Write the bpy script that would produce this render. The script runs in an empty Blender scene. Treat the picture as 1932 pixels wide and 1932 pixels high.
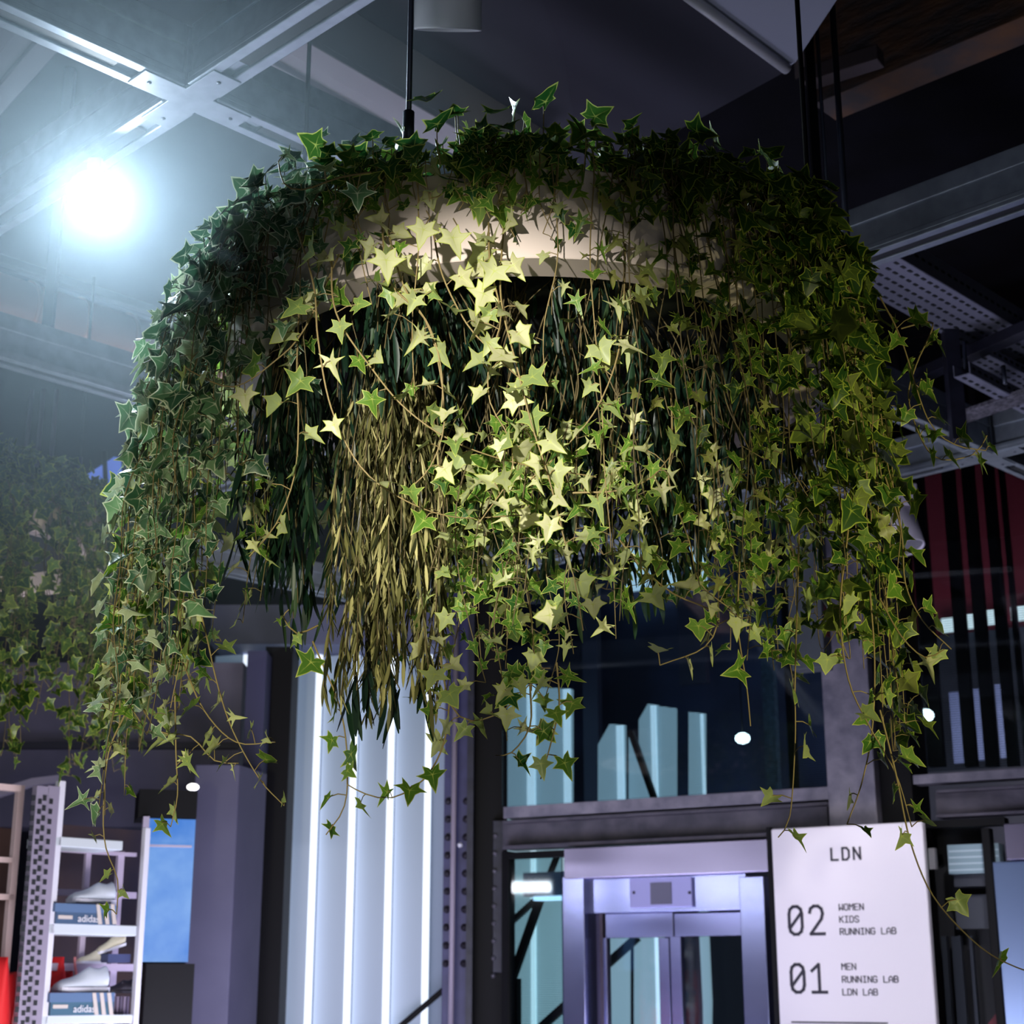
import bpy, math, random
import numpy as np
from mathutils import Vector, Matrix

# ------------------------------------------------------------------ camera
F, PITCH, CH = 3040.0, math.radians(16.4), 1.6
SC = bpy.context.scene
COL = SC.collection
cam = bpy.data.objects.new('camera', bpy.data.cameras.new('camera'))
COL.objects.link(cam)
cam.location = (0, 0, CH)
cam.rotation_euler = (math.pi / 2 + PITCH, 0, 0)
cam.data.sensor_width = 36
cam.data.lens = F / 1932 * 36
cam.data.dof.use_dof = True
cam.data.dof.focus_distance = 3.25
cam.data.dof.aperture_fstop = 7.0
SC.camera = cam

# ------------------------------------------------------------------ world, lights, exposure
SC.view_settings.view_transform = 'Standard'
SC.view_settings.look = 'None'
SC.view_settings.exposure = 0.0
SC.view_settings.gamma = 1.0
world = bpy.data.worlds.new('world')
SC.world = world
world.use_nodes = True
world.node_tree.nodes['Background'].inputs[0].default_value = (0.10, 0.115, 0.20, 1)
world.node_tree.nodes['Background'].inputs[1].default_value = 0.22


def lamp(name, kind, loc, target, energy, color, size=0.2, cone=40, blend=0.5, sy=None):
    l = bpy.data.lights.new(name, kind)
    l.energy = energy
    l.color = color
    if kind == 'AREA':
        l.size = size
        if sy:
            l.shape = 'RECTANGLE'; l.size_y = sy
    elif kind == 'SPOT':
        l.spot_size = math.radians(cone); l.spot_blend = blend; l.shadow_soft_size = size
    else:
        l.shadow_soft_size = size
    o = bpy.data.objects.new(name, l)
    COL.objects.link(o)
    o.location = loc
    if target is not None:
        o.rotation_euler = (Vector(target) - Vector(loc)).to_track_quat('-Z', 'Y').to_euler()
    return o


lamp('key_spot', 'SPOT', (-0.75, 0.25, 2.40), (-0.05, 3.0, 2.66), 640, (1, 0.96, 0.88), 0.03, 19.5, 0.75)
lamp('added_fill', 'AREA', (0.6, -0.6, 0.9), (0.1, 3.2, 2.5), 8, (0.92, 0.95, 0.9), 1.2)  # added soft fill from the camera side
lamp('right_fill', 'SPOT', (2.3, 0.9, 1.3), (0.74, 3.3, 2.40), 300, (1, 0.93, 0.52), 0.12, 30, 0.9)  # added fill lifting the right-hand ivy
lamp('left_fill', 'SPOT', (-0.9, 0.3, 1.5), (-0.74, 3.4, 2.22), 430, (1, 0.96, 0.68), 0.08, 29, 1.0)  # added fill brightening the left ivy curtain
lamp('front_fill', 'SPOT', (0.9, 0.3, 1.2), (0.12, 3.2, 2.08), 105, (1, 0.95, 0.70), 0.08, 18, 0.9)  # added fill aimed at the lower front ivy
lamp('downlight_fill', 'SPOT', (-0.9, -0.6, 1.4), (-0.16, 3.7, 4.25), 60, (0.8, 0.86, 1.0), 0.1, 9, 1.0)  # added spot that only brightens the cylinder downlight housing
lamp('rear_fill', 'AREA', (-1.0, 7.6, 0.8), (-0.8, 8.2, 4.0), 55, (0.72, 0.72, 1.0), 1.2)  # added light that lifts the rear beams, no fitting there
lamp('facade_wash', 'AREA', (0.2, 5.2, 0.5), (0.9, 9.0, 2.3), 60, (0.80, 0.80, 1.0), 1.4)  # unseen helper light added to wash the lift facade
lamp('reflection_strip', 'AREA', (-6.3, 4.2, 2.62), (0.87, 9.0, 2.04), 46, (0.86, 0.9, 1.0), 4.5, sy=0.10)  # unseen strip added so its reflection streaks the lift steel
lamp('shaft_fill', 'AREA', (2.6, 9.0, 3.0), (3.4, 11, 3.2), 22, (1.0, 0.9, 0.95), 0.8)  # added light behind the glass to bring up the red panel
lamp('sign_wash', 'SPOT', (1.6, 4.6, 3.75), (1.95, 8.2, 1.85), 260, (1, 0.96, 1.0), 0.1, 22, 0.6)  # helper light added to brighten the sign board
lamp('stock_wash', 'AREA', (-1.0, 5.2, 0.9), (-2.2, 7.4, 1.9), 50, (1, 0.95, 0.98), 0.9)  # unseen fill added for the shoe shelves

# ------------------------------------------------------------------ helpers
SP, CP = math.sin(PITCH), math.cos(PITCH)


def ray(px, py):
    a = (px - 966) / F; b = -(py - 966) / F
    return Vector((a, CP - b * SP, SP + b * CP))


def at_z(px, py, z):
    r = ray(px, py); t = (z - CH) / r.z
    return Vector((0, 0, CH)) + r * t


def at_y(px, py, y):
    r = ray(px, py); t = y / r.y
    return Vector((0, 0, CH)) + r * t


def proj(p):
    q = Vector(p) - Vector((0, 0, CH))
    d = q.y * CP + q.z * SP; h = -q.y * SP + q.z * CP
    return 966 + F * q.x / d, 966 - F * h / d


def lin(c):
    return tuple(((v / 255 + 0.055) / 1.055) ** 2.4 if v / 255 > 0.04045 else v / 255 / 12.92 for v in c)


MATS = {}


def mat(name, rgb, rough=0.6, metal=0.0, emit=0.0, emit_rgb=None, noise=None, bump=0.0, spec=0.5, scale=8.0, stretch=None):
    """Principled material; noise = second colour mixed in by a noise texture."""
    if name in MATS:
        return MATS[name]
    m = bpy.data.materials.new(name); m.use_nodes = True
    nt = m.node_tree; n = nt.nodes; b = n['Principled BSDF']
    b.inputs['Base Color'].default_value = (*lin(rgb), 1)
    b.inputs['Roughness'].default_value = rough
    b.inputs['Metallic'].default_value = metal
    b.inputs['Specular IOR Level'].default_value = spec
    if emit:
        b.inputs['Emission Color'].default_value = (*lin(emit_rgb or rgb), 1)
        b.inputs['Emission Strength'].default_value = emit
    if noise or bump:
        tc = n.new('ShaderNodeTexCoord'); mp = n.new('ShaderNodeMapping')
        nt.links.new(tc.outputs['Object'], mp.inputs[0])
        if stretch:
            mp.inputs['Scale'].default_value = stretch
        tx = n.new('ShaderNodeTexNoise'); tx.inputs['Scale'].default_value = scale
        tx.inputs['Detail'].default_value = 6
        nt.links.new(mp.outputs[0], tx.inputs['Vector'])
        if noise:
            rp = n.new('ShaderNodeValToRGB')
            rp.color_ramp.elements[0].position = 0.38; rp.color_ramp.elements[1].position = 0.66
            rp.color_ramp.elements[0].color = (*lin(rgb), 1); rp.color_ramp.elements[1].color = (*lin(noise), 1)
            nt.links.new(tx.outputs['Fac'], rp.inputs[0]); nt.links.new(rp.outputs[0], b.inputs['Base Color'])
        if bump:
            bp = n.new('ShaderNodeBump'); bp.inputs['Strength'].default_value = bump; bp.inputs['Distance'].default_value = 0.02
            nt.links.new(tx.outputs['Fac'], bp.inputs['Height']); nt.links.new(bp.outputs[0], b.inputs['Normal'])
    MATS[name] = m
    return m


def glass_mat(name, tint, refl=0.06, ribs=0.0):
    m = bpy.data.materials.new(name); m.use_nodes = True
    nt = m.node_tree; n = nt.nodes
    n.remove(n['Principled BSDF'])
    tr = n.new('ShaderNodeBsdfTransparent'); tr.inputs[0].default_value = (*tint, 1)
    gl = n.new('ShaderNodeBsdfGlossy'); gl.inputs['Roughness'].default_value = 0.04
    mx = n.new('ShaderNodeMixShader')
    fr = n.new('ShaderNodeFresnel'); fr.inputs[0].default_value = 1.45
    ad = n.new('ShaderNodeMath'); ad.operation = 'ADD'; ad.inputs[1].default_value = refl
    nt.links.new(fr.outputs[0], ad.inputs[0]); nt.links.new(ad.outputs[0], mx.inputs[0])
    nt.links.new(tr.outputs[0], mx.inputs[1]); nt.links.new(gl.outputs[0], mx.inputs[2])
    if ribs:
        tc = n.new('ShaderNodeTexCoord'); wv = n.new('ShaderNodeTexWave')
        wv.bands_direction = 'Z'; wv.inputs['Scale'].default_value = ribs
        nt.links.new(tc.outputs['Object'], wv.inputs[0])
        rp = n.new('ShaderNodeValToRGB')
        rp.color_ramp.elements[0].color = (*[c * 0.62 for c in tint], 1); rp.color_ramp.elements[1].color = (*tint, 1)
        rp.color_ramp.elements[0].position = 0.25; rp.color_ramp.elements[1].position = 0.5
        nt.links.new(wv.outputs['Fac'], rp.inputs[0]); nt.links.new(rp.outputs[0], tr.inputs[0])
    nt.links.new(mx.outputs[0], n['Material Output'].inputs[0])
    MATS[name] = m
    return m


def leaf_mat(name, dark, light, edge, pale, trans=0.35, rough=0.42):
    """Variegated leaf: 'edge' attribute = margin, 'shade' = a random number per leaf."""
    m = bpy.data.materials.new(name); m.use_nodes = True
    nt = m.node_tree; n = nt.nodes; b = n['Principled BSDF']
    b.inputs['Roughness'].default_value = rough; b.inputs['Specular IOR Level'].default_value = 0.35
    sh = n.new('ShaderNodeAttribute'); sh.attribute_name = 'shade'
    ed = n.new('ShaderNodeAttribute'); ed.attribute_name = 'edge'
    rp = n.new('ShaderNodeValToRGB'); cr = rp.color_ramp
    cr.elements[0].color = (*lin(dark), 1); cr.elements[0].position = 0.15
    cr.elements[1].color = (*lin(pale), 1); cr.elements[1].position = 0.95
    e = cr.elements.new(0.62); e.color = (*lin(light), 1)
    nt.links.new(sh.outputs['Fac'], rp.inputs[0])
    sm = n.new('ShaderNodeMapRange'); sm.interpolation_type = 'SMOOTHSTEP'
    sm.inputs['From Min'].default_value = 0.35; sm.inputs['From Max'].default_value = 0.8
    nt.links.new(ed.outputs['Fac'], sm.inputs['Value'])
    mx = n.new('ShaderNodeMix'); mx.data_type = 'RGBA'
    mx.inputs[7].default_value = (*lin(edge), 1)
    nt.links.new(sm.outputs[0], mx.inputs[0]); nt.links.new(rp.outputs[0], mx.inputs[6])
    nt.links.new(mx.outputs[2], b.inputs['Base Color'])
    tl = n.new('ShaderNodeBsdfTranslucent'); nt.links.new(mx.outputs[2], tl.inputs[0])
    ms = n.new('ShaderNodeMixShader'); ms.inputs[0].default_value = trans
    nt.links.new(b.outputs[0], ms.inputs[1]); nt.links.new(tl.outputs[0], ms.inputs[2])
    nt.links.new(ms.outputs[0], n['Material Output'].inputs[0])
    MATS[name] = m
    return m


def tag(o, label=None, cat=None, group=None, kind=None):
    if label: o['label'] = label
    if cat: o['category'] = cat
    if group: o['group'] = group
    if kind: o['kind'] = kind
    return o


def empty(name, loc, label, cat, group=None, kind=None):
    o = bpy.data.objects.new(name, None); COL.objects.link(o); o.location = loc
    o.empty_display_size = 0.05
    return tag(o, label, cat, group, kind)


class MB:
    """Collects simple solids in world space; build() links them as one mesh object."""
    def __init__(self): self.v = []; self.f = []; self.s = []

    def add(self, vs, fs, smooth=False):
        k = len(self.v); self.v += [tuple(v) for v in vs]
        self.f += [tuple(i + k for i in f) for f in fs]; self.s += [smooth] * len(fs)

    def prism(self, pts, d):
        """polygon pts extruded by vector d"""
        n = len(pts); d = Vector(d)
        self.add([Vector(p) for p in pts] + [Vector(p) + d for p in pts],
                 [tuple(range(n))[::-1], tuple(range(n, 2 * n))] + [(i, (i + 1) % n, n + (i + 1) % n, n + i) for i in range(n)])

    def box(self, c, hx, hy, hz, ux=(1, 0, 0), uy=(0, 1, 0), uz=(0, 0, 1)):
        c = Vector(c); ux, uy, uz = Vector(ux) * hx, Vector(uy) * hy, Vector(uz) * hz
        self.add([c - ux - uy - uz, c + ux - uy - uz, c + ux + uy - uz, c - ux + uy - uz, c - ux - uy + uz, c + ux - uy + uz, c + ux + uy + uz, c - ux + uy + uz],
                 [(0, 3, 2, 1), (4, 5, 6, 7), (0, 1, 5, 4), (1, 2, 6, 5), (2, 3, 7, 6), (3, 0, 4, 7)])

    def tube(self, pts, r, n=8, r2=None, caps=True):
        pts = [Vector(p) for p in pts]; m = len(pts); k = len(self.v); vs = []
        up = None
        for i, p in enumerate(pts):
            t = (pts[min(i + 1, m - 1)] - pts[max(i - 1, 0)]).normalized()
            if up is None:
                up = Vector((0, 0, 1)) if abs(t.z) < 0.9 else Vector((1, 0, 0))
            a = t.cross(up)
            if a.length < 1e-4: a = t.cross(Vector((0.3, 0.9, 0.1)))
            a.normalize(); b = t.cross(a); up = -b if False else up
            rr = r if r2 is None else r + (r2 - r) * i / max(1, m - 1)
            vs += [p + (a * math.cos(2 * math.pi * j / n) + b * math.sin(2 * math.pi * j / n)) * rr for j in range(n)]
        fs = [(i * n + j, i * n + (j + 1) % n, (i + 1) * n + (j + 1) % n, (i + 1) * n + j) for i in range(m - 1) for j in range(n)]
        self.add(vs, fs, True)
        if caps:
            self.f += [tuple(k + j for j in range(n))[::-1], tuple(k + (m - 1) * n + j for j in range(n))]; self.s += [False, False]

    def lathe(self, prof, c, n=96, axis=None, closed=False):
        """prof = [(r, h)...] turned about axis through c"""
        c = Vector(c); ax = Vector(axis or (0, 0, 1)).normalized()
        a = ax.orthogonal().normalized(); b = ax.cross(a); m = len(prof)
        vs = [c + ax * h + (a * math.cos(2 * math.pi * j / n) + b * math.sin(2 * math.pi * j / n)) * r for r, h in prof for j in range(n)]
        rng = range(m) if closed else range(m - 1)
        fs = [(i * n + j, i * n + (j + 1) % n, ((i + 1) % m) * n + (j + 1) % n, ((i + 1) % m) * n + j) for i in rng for j in range(n)]
        self.add(vs, fs, True)

    def build(self, name, m, parent=None, bevel=0.0, autosmooth=False):
        me = bpy.data.meshes.new(name)
        org = Vector(parent.location) if parent is not None and parent.type == 'EMPTY' else None
        if org is None:
            org = Vector(self.v[0]) if parent is None else None
        w = WORLD_ORG.get(parent.name, Vector((0, 0, 0))) if parent is not None else Vector(np.mean(np.array(self.v), axis=0))
        vv = [tuple(Vector(v) - w) for v in self.v]
        me.from_pydata(vv, [], self.f); me.update()
        me.polygons.foreach_set('use_smooth', self.s)
        me.materials.append(m)
        o = bpy.data.objects.new(name, me); COL.objects.link(o)
        if parent is not None:
            o.parent = parent
        else:
            o.location = w
        WORLD_ORG[o.name] = w
        if bevel:
            md = o.modifiers.new('bevel', 'BEVEL'); md.width = bevel; md.segments = 2; md.limit_method = 'ANGLE'
        return o


WORLD_ORG = {}


def thing(name, loc, label, cat, group=None):
    o = empty(name, loc, label, cat, group)
    WORLD_ORG[o.name] = Vector(loc)
    return o


class Plane:
    """Vertical plane through point P; u runs along it, n points to the room."""
    def __init__(self, P, u):
        self.P = Vector(P); self.u = Vector((u[0], u[1], 0)).normalized()
        self.n = Vector((self.u.y, -self.u.x, 0))

    def pt(self, px, py, off=0.0):
        r = ray(px, py); o = Vector((0, 0, CH)); p = self.P + self.n * off
        return o + r * ((p - o).dot(self.n) / r.dot(self.n))

    def box(self, mb, x0, x1, y0, y1, off, depth):
        """x measured half way up, y measured half way across; front face at off"""
        xm, ym = (x0 + x1) / 2, (y0 + y1) / 2
        a = self.pt(x0, ym, off); b = self.pt(x1, ym, off)
        z1 = self.pt(xm, y0, off).z; z0 = self.pt(xm, y1, off).z
        c = (a + b) / 2; c.z = (z0 + z1) / 2; c -= self.n * depth / 2
        mb.box(c, (b - a).length / 2, depth / 2, abs(z1 - z0) / 2, self.u, self.n, (0, 0, 1))

    def poly(self, mb, pts, off, depth):
        mb.prism([self.pt(x, y, off) for x, y in pts], -self.n * depth)

    def bar(self, mb, a, b, w, off, depth):
        pa, pb = self.pt(*a, off), self.pt(*b, off)
        t = (pb - pa).normalized(); s = t.cross(self.n).normalized() * w / 2
        mb.prism([pa - s, pb - s, pb + s, pa + s], -self.n * depth)


def single(name, plane, args, m, label, cat, bevel=0.0, group=None):
    mb = MB(); plane.box(mb, *args)
    return tag(mb.build(name, m, bevel=bevel), label, cat, group)


def struct(name, mb, m):
    return tag(mb.build(name, m), kind='structure')


# ------------------------------------------------------------------ materials
steel = mat('painted_steel', (40, 41, 58), 0.5, 0.2, noise=(30, 31, 44), bump=0.15, scale=14)
steel_grey = mat('grey_painted_steel', (128, 124, 138), 0.55, 0.1, noise=(98, 96, 112), bump=0.35, scale=10)  # lighter mottled grey of the sills and the grey column
black = mat('black_steel', (5, 5, 10), 0.6, 0.0, spec=0.2)
alu = mat('aluminium_beam', (150, 160, 172), 0.42, 0.55, noise=(136, 146, 158), scale=20)
slot = mat('dark_slot', (26, 30, 36), 0.6)
cream = mat('cream_enamel', (222, 206, 196), 0.45)
soil = mat('dark_lining', (18, 26, 28), 0.9)
concrete = mat('rough_concrete', (70, 56, 50), 0.9, noise=(34, 28, 30), bump=0.6, scale=3)
dark_ceiling = mat('dark_ceiling', (14, 14, 22), 0.9, noise=(9, 9, 14), scale=3, spec=0.1)
rod_m = mat('rod_steel', (74, 80, 96), 0.4, 0.6)
white_steel = mat('white_powder_coat', (214, 214, 226), 0.4)
stainless = mat('brushed_stainless', (150, 154, 196), 0.17, 0.85, noise=(144, 148, 190), scale=3, stretch=(1, 1, 6))
sign_white = mat('white_sign_board', (232, 226, 236), 0.45)
ink = mat('dark_ink', (44, 42, 56), 0.6)
flute = mat('backlit_diffuser', (216, 224, 240), 0.6, emit=0.20, emit_rgb=(140, 176, 206))
flute_led = mat('led_strip', (240, 245, 255), 0.4, emit=1.2, emit_rgb=(226, 238, 255))
teal_light = mat('panel_glow', (130, 150, 160), 0.6, emit=0.62, emit_rgb=(176, 208, 222))  # glow of shaft panels and of reflections built behind the upper glass
teal_bright = mat('strip_glow', (200, 230, 235), 0.5, emit=1.3, emit_rgb=(206, 232, 246))
lamp_glow = mat('lamp_globe', (255, 255, 255), 0.3, emit=7, emit_rgb=(236, 255, 255))
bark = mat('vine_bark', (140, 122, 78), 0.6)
bark_dark = mat('shaded_vine', (96, 84, 52), 0.7)  # darker copy of the bark, shade put into its colour
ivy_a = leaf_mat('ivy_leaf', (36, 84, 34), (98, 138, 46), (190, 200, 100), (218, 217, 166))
ivy_b = leaf_mat('misty_ivy_leaf', (48, 84, 60), (92, 128, 88), (196, 204, 176), (160, 172, 140), 0.3)  # greyer and paler: misty light put into the leaf colour
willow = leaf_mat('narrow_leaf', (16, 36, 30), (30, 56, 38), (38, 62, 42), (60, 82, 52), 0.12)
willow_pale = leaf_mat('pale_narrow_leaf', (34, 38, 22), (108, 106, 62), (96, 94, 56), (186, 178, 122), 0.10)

ivy_c = leaf_mat('olive_ivy_leaf', (34, 66, 22), (70, 98, 34), (158, 174, 66), (148, 148, 84), 0.25)
# ------------------------------------------------------------------ setting: shell
GA = Vector((math.sin(math.radians(44.6)), math.cos(math.radians(44.6)), 0))
GB = Vector((-math.sin(math.radians(45.4)), math.cos(math.radians(45.4)), 0))
UZ = Vector((0, 0, 1))
m_ = MB(); m_.box((0, 6, -0.05), 9, 12, 0.05); struct('floor', m_, mat('dark_floor', (60, 58, 66), 0.5))
m_ = MB(); m_.box((0, 6, 5.35), 9, 12, 0.05); struct('ceiling', m_, dark_ceiling)
m_ = MB(); m_.box((0, 17, 2.65), 9, 0.1, 2.65); struct('wall_back', m_, mat('far_wall', (62, 62, 86), 0.8, noise=(44, 44, 64), scale=1.2))
m_ = MB(); m_.box((-8, 6, 2.65), 0.1, 11, 2.65); struct('wall_left', m_, mat('side_wall', (70, 68, 84), 0.8))
m_ = MB(); m_.box((8, 6, 2.65), 0.1, 11, 2.65); struct('wall_right', m_, mat('side_wall', (70, 68, 84), 0.8))

# ------------------------------------------------------------------ lighting grid beams (A and B directions)
def grid_pt(s, t, z=3.9):
    # s, t are coordinates along GA, GB
    M = Matrix(((GA.x, GB.x), (GA.y, GB.y)))
    return Vector((GA.x * s + GB.x * t, GA.y * s + GB.y * t, z))


def track_beam(p, q, label, z=3.9, ends=()):
    """hanging aluminium lighting beam from p to q with side grooves and a slotted underside"""
    d = (q - p); L = d.length; d.normalize(); s = Vector((-d.y, d.x, 0)); c = (p + q) / 2
    t = thing('lighting_beam', (c.x, c.y, z), label, 'ceiling beam', 'aluminium lighting beams of the ceiling grid')
    mb = MB()
    C = Vector((c.x, c.y, z))
    h = L / 2
    mb.box(C + UZ * 0.150, h, 0.048, 0.032, d, s, UZ)
    mb.box(C + UZ * 0.075, h, 0.040, 0.045, d, s, UZ)
    mb.box(C + UZ * 0.022, h, 0.052, 0.010, d, s, UZ)
    for k in (-1, 1):
        mb.box(C + UZ * 0.006 + s * k * 0.036, h, 0.016, 0.008, d, s, UZ)
    mb.build('profile', alu, t, bevel=0.003)
    sl = MB(); sl.box(C + UZ * 0.009, h - 0.18, 0.018, 0.005, d, s, UZ); sl.build('track_slot', slot, t)
    return t


# along A (const t): 3.33, 5.45 ; along B (const s): 2.14, 4.30, 6.45
def seg(a, b): return grid_pt(*a), grid_pt(*b)
track_beam(*seg((-1.0, 3.33), (2.088, 3.33)), 'long grey beam running from the top left edge to the beam crossing')
track_beam(*seg((2.192, 3.33), (4.248, 3.33)), 'grey beam from the crossing down to the top of the ivy')
track_beam(*seg((4.352, 3.33), (6.398, 3.33)), 'grey beam on the right of the ivy meeting the far right crossing')
track_beam(*seg((6.502, 3.33), (9.2, 3.33)), 'grey beam continuing past the far right crossing')
track_beam(*seg((2.14, -1.0), (2.14, 3.27)), 'grey beam rising from the crossing to the top edge of the picture')
track_beam(*seg((2.14, 3.39), (2.14, 5.39)), 'grey beam behind the glaring spotlight at upper left')
track_beam(*seg((4.30, 1.0), (4.30, 3.27)), 'grey beam with bright rail at the right edge above the perforated trays')
track_beam(*seg((4.30, 3.39), (4.30, 5.39)), 'grey beam passing behind the ivy ring')
track_beam(*seg((6.45, 1.2), (6.45, 3.27)), 'grey beam at the right edge above the shop glazing')
track_beam(*seg((6.45, 3.39), (6.45, 5.39)), 'grey beam behind the right half of the ivy, above the lift')
track_beam(*seg((1.0, 5.45), (4.25, 5.45)), 'grey beam crossing the left edge below the ribbed ceiling')
track_beam(*seg((4.35, 5.45), (6.40, 5.45)), 'grey beam behind the ivy ring ending over the fluted wall')
track_beam(*seg((2.3, 7.57), (6.40, 7.57)), 'farthest grey beam, low behind the left ivy')
track_beam(*seg((6.45, 5.51), (6.45, 7.6)), 'grey beam over the purple pillar and fluted wall')
track_beam(*seg((4.30, 5.51), (4.30, 7.5)), 'grey beam above the shelving on the left')
for s_, t_, lb in ((2.14, 3.33, 'flat cross plate joining the beams at upper left'), (6.45, 3.33, 'flat cross plate joining the beams at far right'),
                   (4.30, 3.33, 'flat cross plate joining beams behind the ring planter'), (4.30, 5.45, 'flat cross plate behind the left of the ivy'),
                   (6.45, 5.45, 'flat cross plate in front of the fluted wall top')):
    c = grid_pt(s_, t_); t = thing('cross_connector', c, lb, 'beam joint', 'cross plates joining the lighting beams')
    mb = MB()
    mb.box(c + UZ * 0.09, 0.05, 0.05, 0.09, GA, GB, UZ)
    mb.box(c - UZ * 0.002, 0.17, 0.044, 0.004, GA, GB, UZ); mb.box(c - UZ * 0.0021, 0.044, 0.17, 0.004, GA, GB, UZ)
    mb.build('plate', alu, t, bevel=0.002)
    for v in (GA, -GA, GB, -GB):
        sc = MB(); sc.lathe([(0.0, -0.003), (0.006, -0.002), (0.007, 0.002)], c + v * 0.13 - UZ * 0.006, 10); sc.build('screw', rod_m, t)

# pale box girder behind the beams (upper left)
def beam_box(name, pxa, pxb, z, w, h, m, label, cat, ext=(0, 0), lip=False):
    a, b = at_z(*pxa, z), at_z(*pxb, z)
    d = (b - a); d.z = 0; d.normalize(); a = a - d * ext[0]; b = b + d * ext[1]
    s = Vector((-d.y, d.x, 0)); c = (a + b) / 2; L = (b - a).length / 2
    mb = MB()
    mb.box(c + UZ * (h / 2 + 0.02), L, w / 2, h / 2, d, s, UZ)
    if lip:
        mb.box(c + UZ * 0.01 + s * w * 0.33, L, w * 0.17, 0.012, d, s, UZ); mb.box(c + UZ * 0.01 - s * w * 0.33, L, w * 0.17, 0.012, d, s, UZ)
    return tag(mb.build(name, m, bevel=0.004), label, cat)


beam_box('ceiling_girder', (565, 130), (760, 240), 4.35, 0.26, 0.2, mat('pale_girder', (176, 172, 182), 0.6), 'pale flanged girder with a dark groove above the left of the ivy', 'girder', (0.15, 0.6), True)
beam_box('ceiling_girder', (0, 130), (60, 60), 4.5, 0.22, 0.2, mat('grey_girder', (120, 128, 134), 0.6), 'grey girder end in the top left corner of the picture', 'girder', (0.8, 0.3), True)
# dark suspended ceiling panel
mb = MB(); zc = 4.55
pp = [at_z(1292, -60, zc), at_z(1484, 134, zc), at_z(1100, 345, zc), at_z(700, 330, zc), at_z(430, 60, zc), at_z(420, -260, zc), at_z(1000, -300, zc)]
mb.prism(pp, (0, 0, 0.06)); tag(mb.build('ceiling_panel', mat('dark_panel', (40, 40, 58), 0.7)), 'large flat dark ceiling panel above the ivy ring', 'ceiling panel')
# grey lit panel and tube, top right
pz = 4.42
t = thing('ceiling_fixture', at_z(1440, 40, pz), 'pale angular ceiling fixture with a bright edge tube at top right', 'ceiling fixture')
mb = MB(); mb.prism([at_z(1300, -10, pz), at_z(1484, 130, pz), at_z(1502, 118, pz), at_z(1600, -30, pz), at_z(1500, -200, pz), at_z(1200, -120, pz)], (0, 0, 0.05))
mb.build('diffuser_plate', mat('frosted_plate', (170, 176, 196), 0.5), t, bevel=0.004)
mb = MB(); mb.tube([at_z(1270, -28, pz - 0.012), at_z(1484, 130, pz - 0.012)], 0.018, 12); mb.build('edge_tube', mat('pale_tube', (210, 212, 220), 0.35), t)
# plain cylinder downlight top centre
c = at_z(845, 57, 4.02)
t = thing('cylinder_downlight', c, 'grey cylindrical downlight hanging at the top edge', 'ceiling light')
dax = Vector((0.02, -0.50, 0.86)).normalized()
mb = MB(); mb.lathe([(0.0, 0.012), (0.078, 0.012), (0.080, 0.0), (0.089, 0.0), (0.089, 0.006), (0.088, 0.34), (0.0, 0.35)], c, 48, dax); mb.build('housing', mat('downlight_grey', (216, 216, 226), 0.5), t)
mb = MB(); mb.tube([c + dax * 0.3, Vector((c.x, c.y + dax.y * 0.3, 4.55))], 0.012, 10); mb.build('stem', rod_m, t)

# rough concrete beam, right; ceiling slab edge; rust-brown soffit
def b_beam(name, pa, pb, z, w, h, m, label, cat, ext=(0, 0)):
    return beam_box(name, pa, pb, z, w, h, m, label, cat, ext)


b_beam('concrete_beam', (1556, 222), (1932, 68), 4.75, 0.16, 0.40, mat('rust_concrete', (70, 64, 66), 0.9, noise=(110, 78, 56), bump=0.7, scale=5, stretch=(1, 1, 3)), 'rough concrete beam with rusty edge at upper right', 'concrete beam', (0, 1.5))
mb = MB(); mb.prism([at_z(1500, 150, 5.2), at_z(1932, -60, 5.2), at_z(2300, -500, 5.2), at_z(1500, -260, 5.2)], (0, 0, 0.08))
tag(mb.build('concrete_slab', mat('brown_slab', (52, 42, 40), 0.95, noise=(26, 22, 24), bump=0.6, scale=2.5)), 'stained brown concrete slab in the top right corner', 'concrete slab')
c = at_z(1590, 128, 4.7)
mb = MB(); mb.box(c, 0.14, 0.035, 0.03, (GA * 0.2 - GB).normalized(), Vector(((GA * 0.2 - GB).normalized().y, -(GA * 0.2 - GB).normalized().x, 0)), UZ)
tag(mb.build('rod_bracket', mat('bracket_grey', (96, 84, 90), 0.7), bevel=0.004), 'short grey bracket holding two rods at upper right', 'bracket')
# dark ribs / duct at left
mb = MB()
for k in range(12):
    p = at_z(-60, 470 + 11 * k, 4.75); d = GA
    mb.box(p + d * 0.6, 1.1, 0.02, 0.02, d, Vector((-d.y, d.x, 0)), UZ)
tag(mb.build('ribbed_soffit', mat('ribbed_grey', (84, 92, 98), 0.6), bevel=0.0), 'ribbed grey ceiling soffit at the left edge below the spotlight', 'ceiling panel')
a = at_z(-40, 560, 4.35); L = 4.2
t = thing('spiral_duct', a + GA * L / 2, 'pinkish spiral ventilation duct behind the left side of the ivy', 'duct')
mb = MB(); mb.tube([a, a + GA * L], 0.125, 32); mb.build('duct_pipe', mat('warm_lit_duct', (196, 160, 150), 0.35, 0.6), t)  # warm light on the duct is put into its pinkish colour
mb = MB()
for k in range(17):
    p = a + GA * (0.2 + 0.24 * k)
    mb.tube([p, p + GA * 0.018], 0.133, 32)
mb.build('seam', mat('warm_lit_seam', (226, 180, 160), 0.3, 0.7), t)
mb = MB(); p = at_z(92, 600, 4.15); mb.box(p + UZ * 0.5, 0.02, 0.02, 0.62)
tag(mb.build('duct_hanger', rod_m), 'grey square hanger in front of the pinkish duct', 'hanger')
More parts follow.
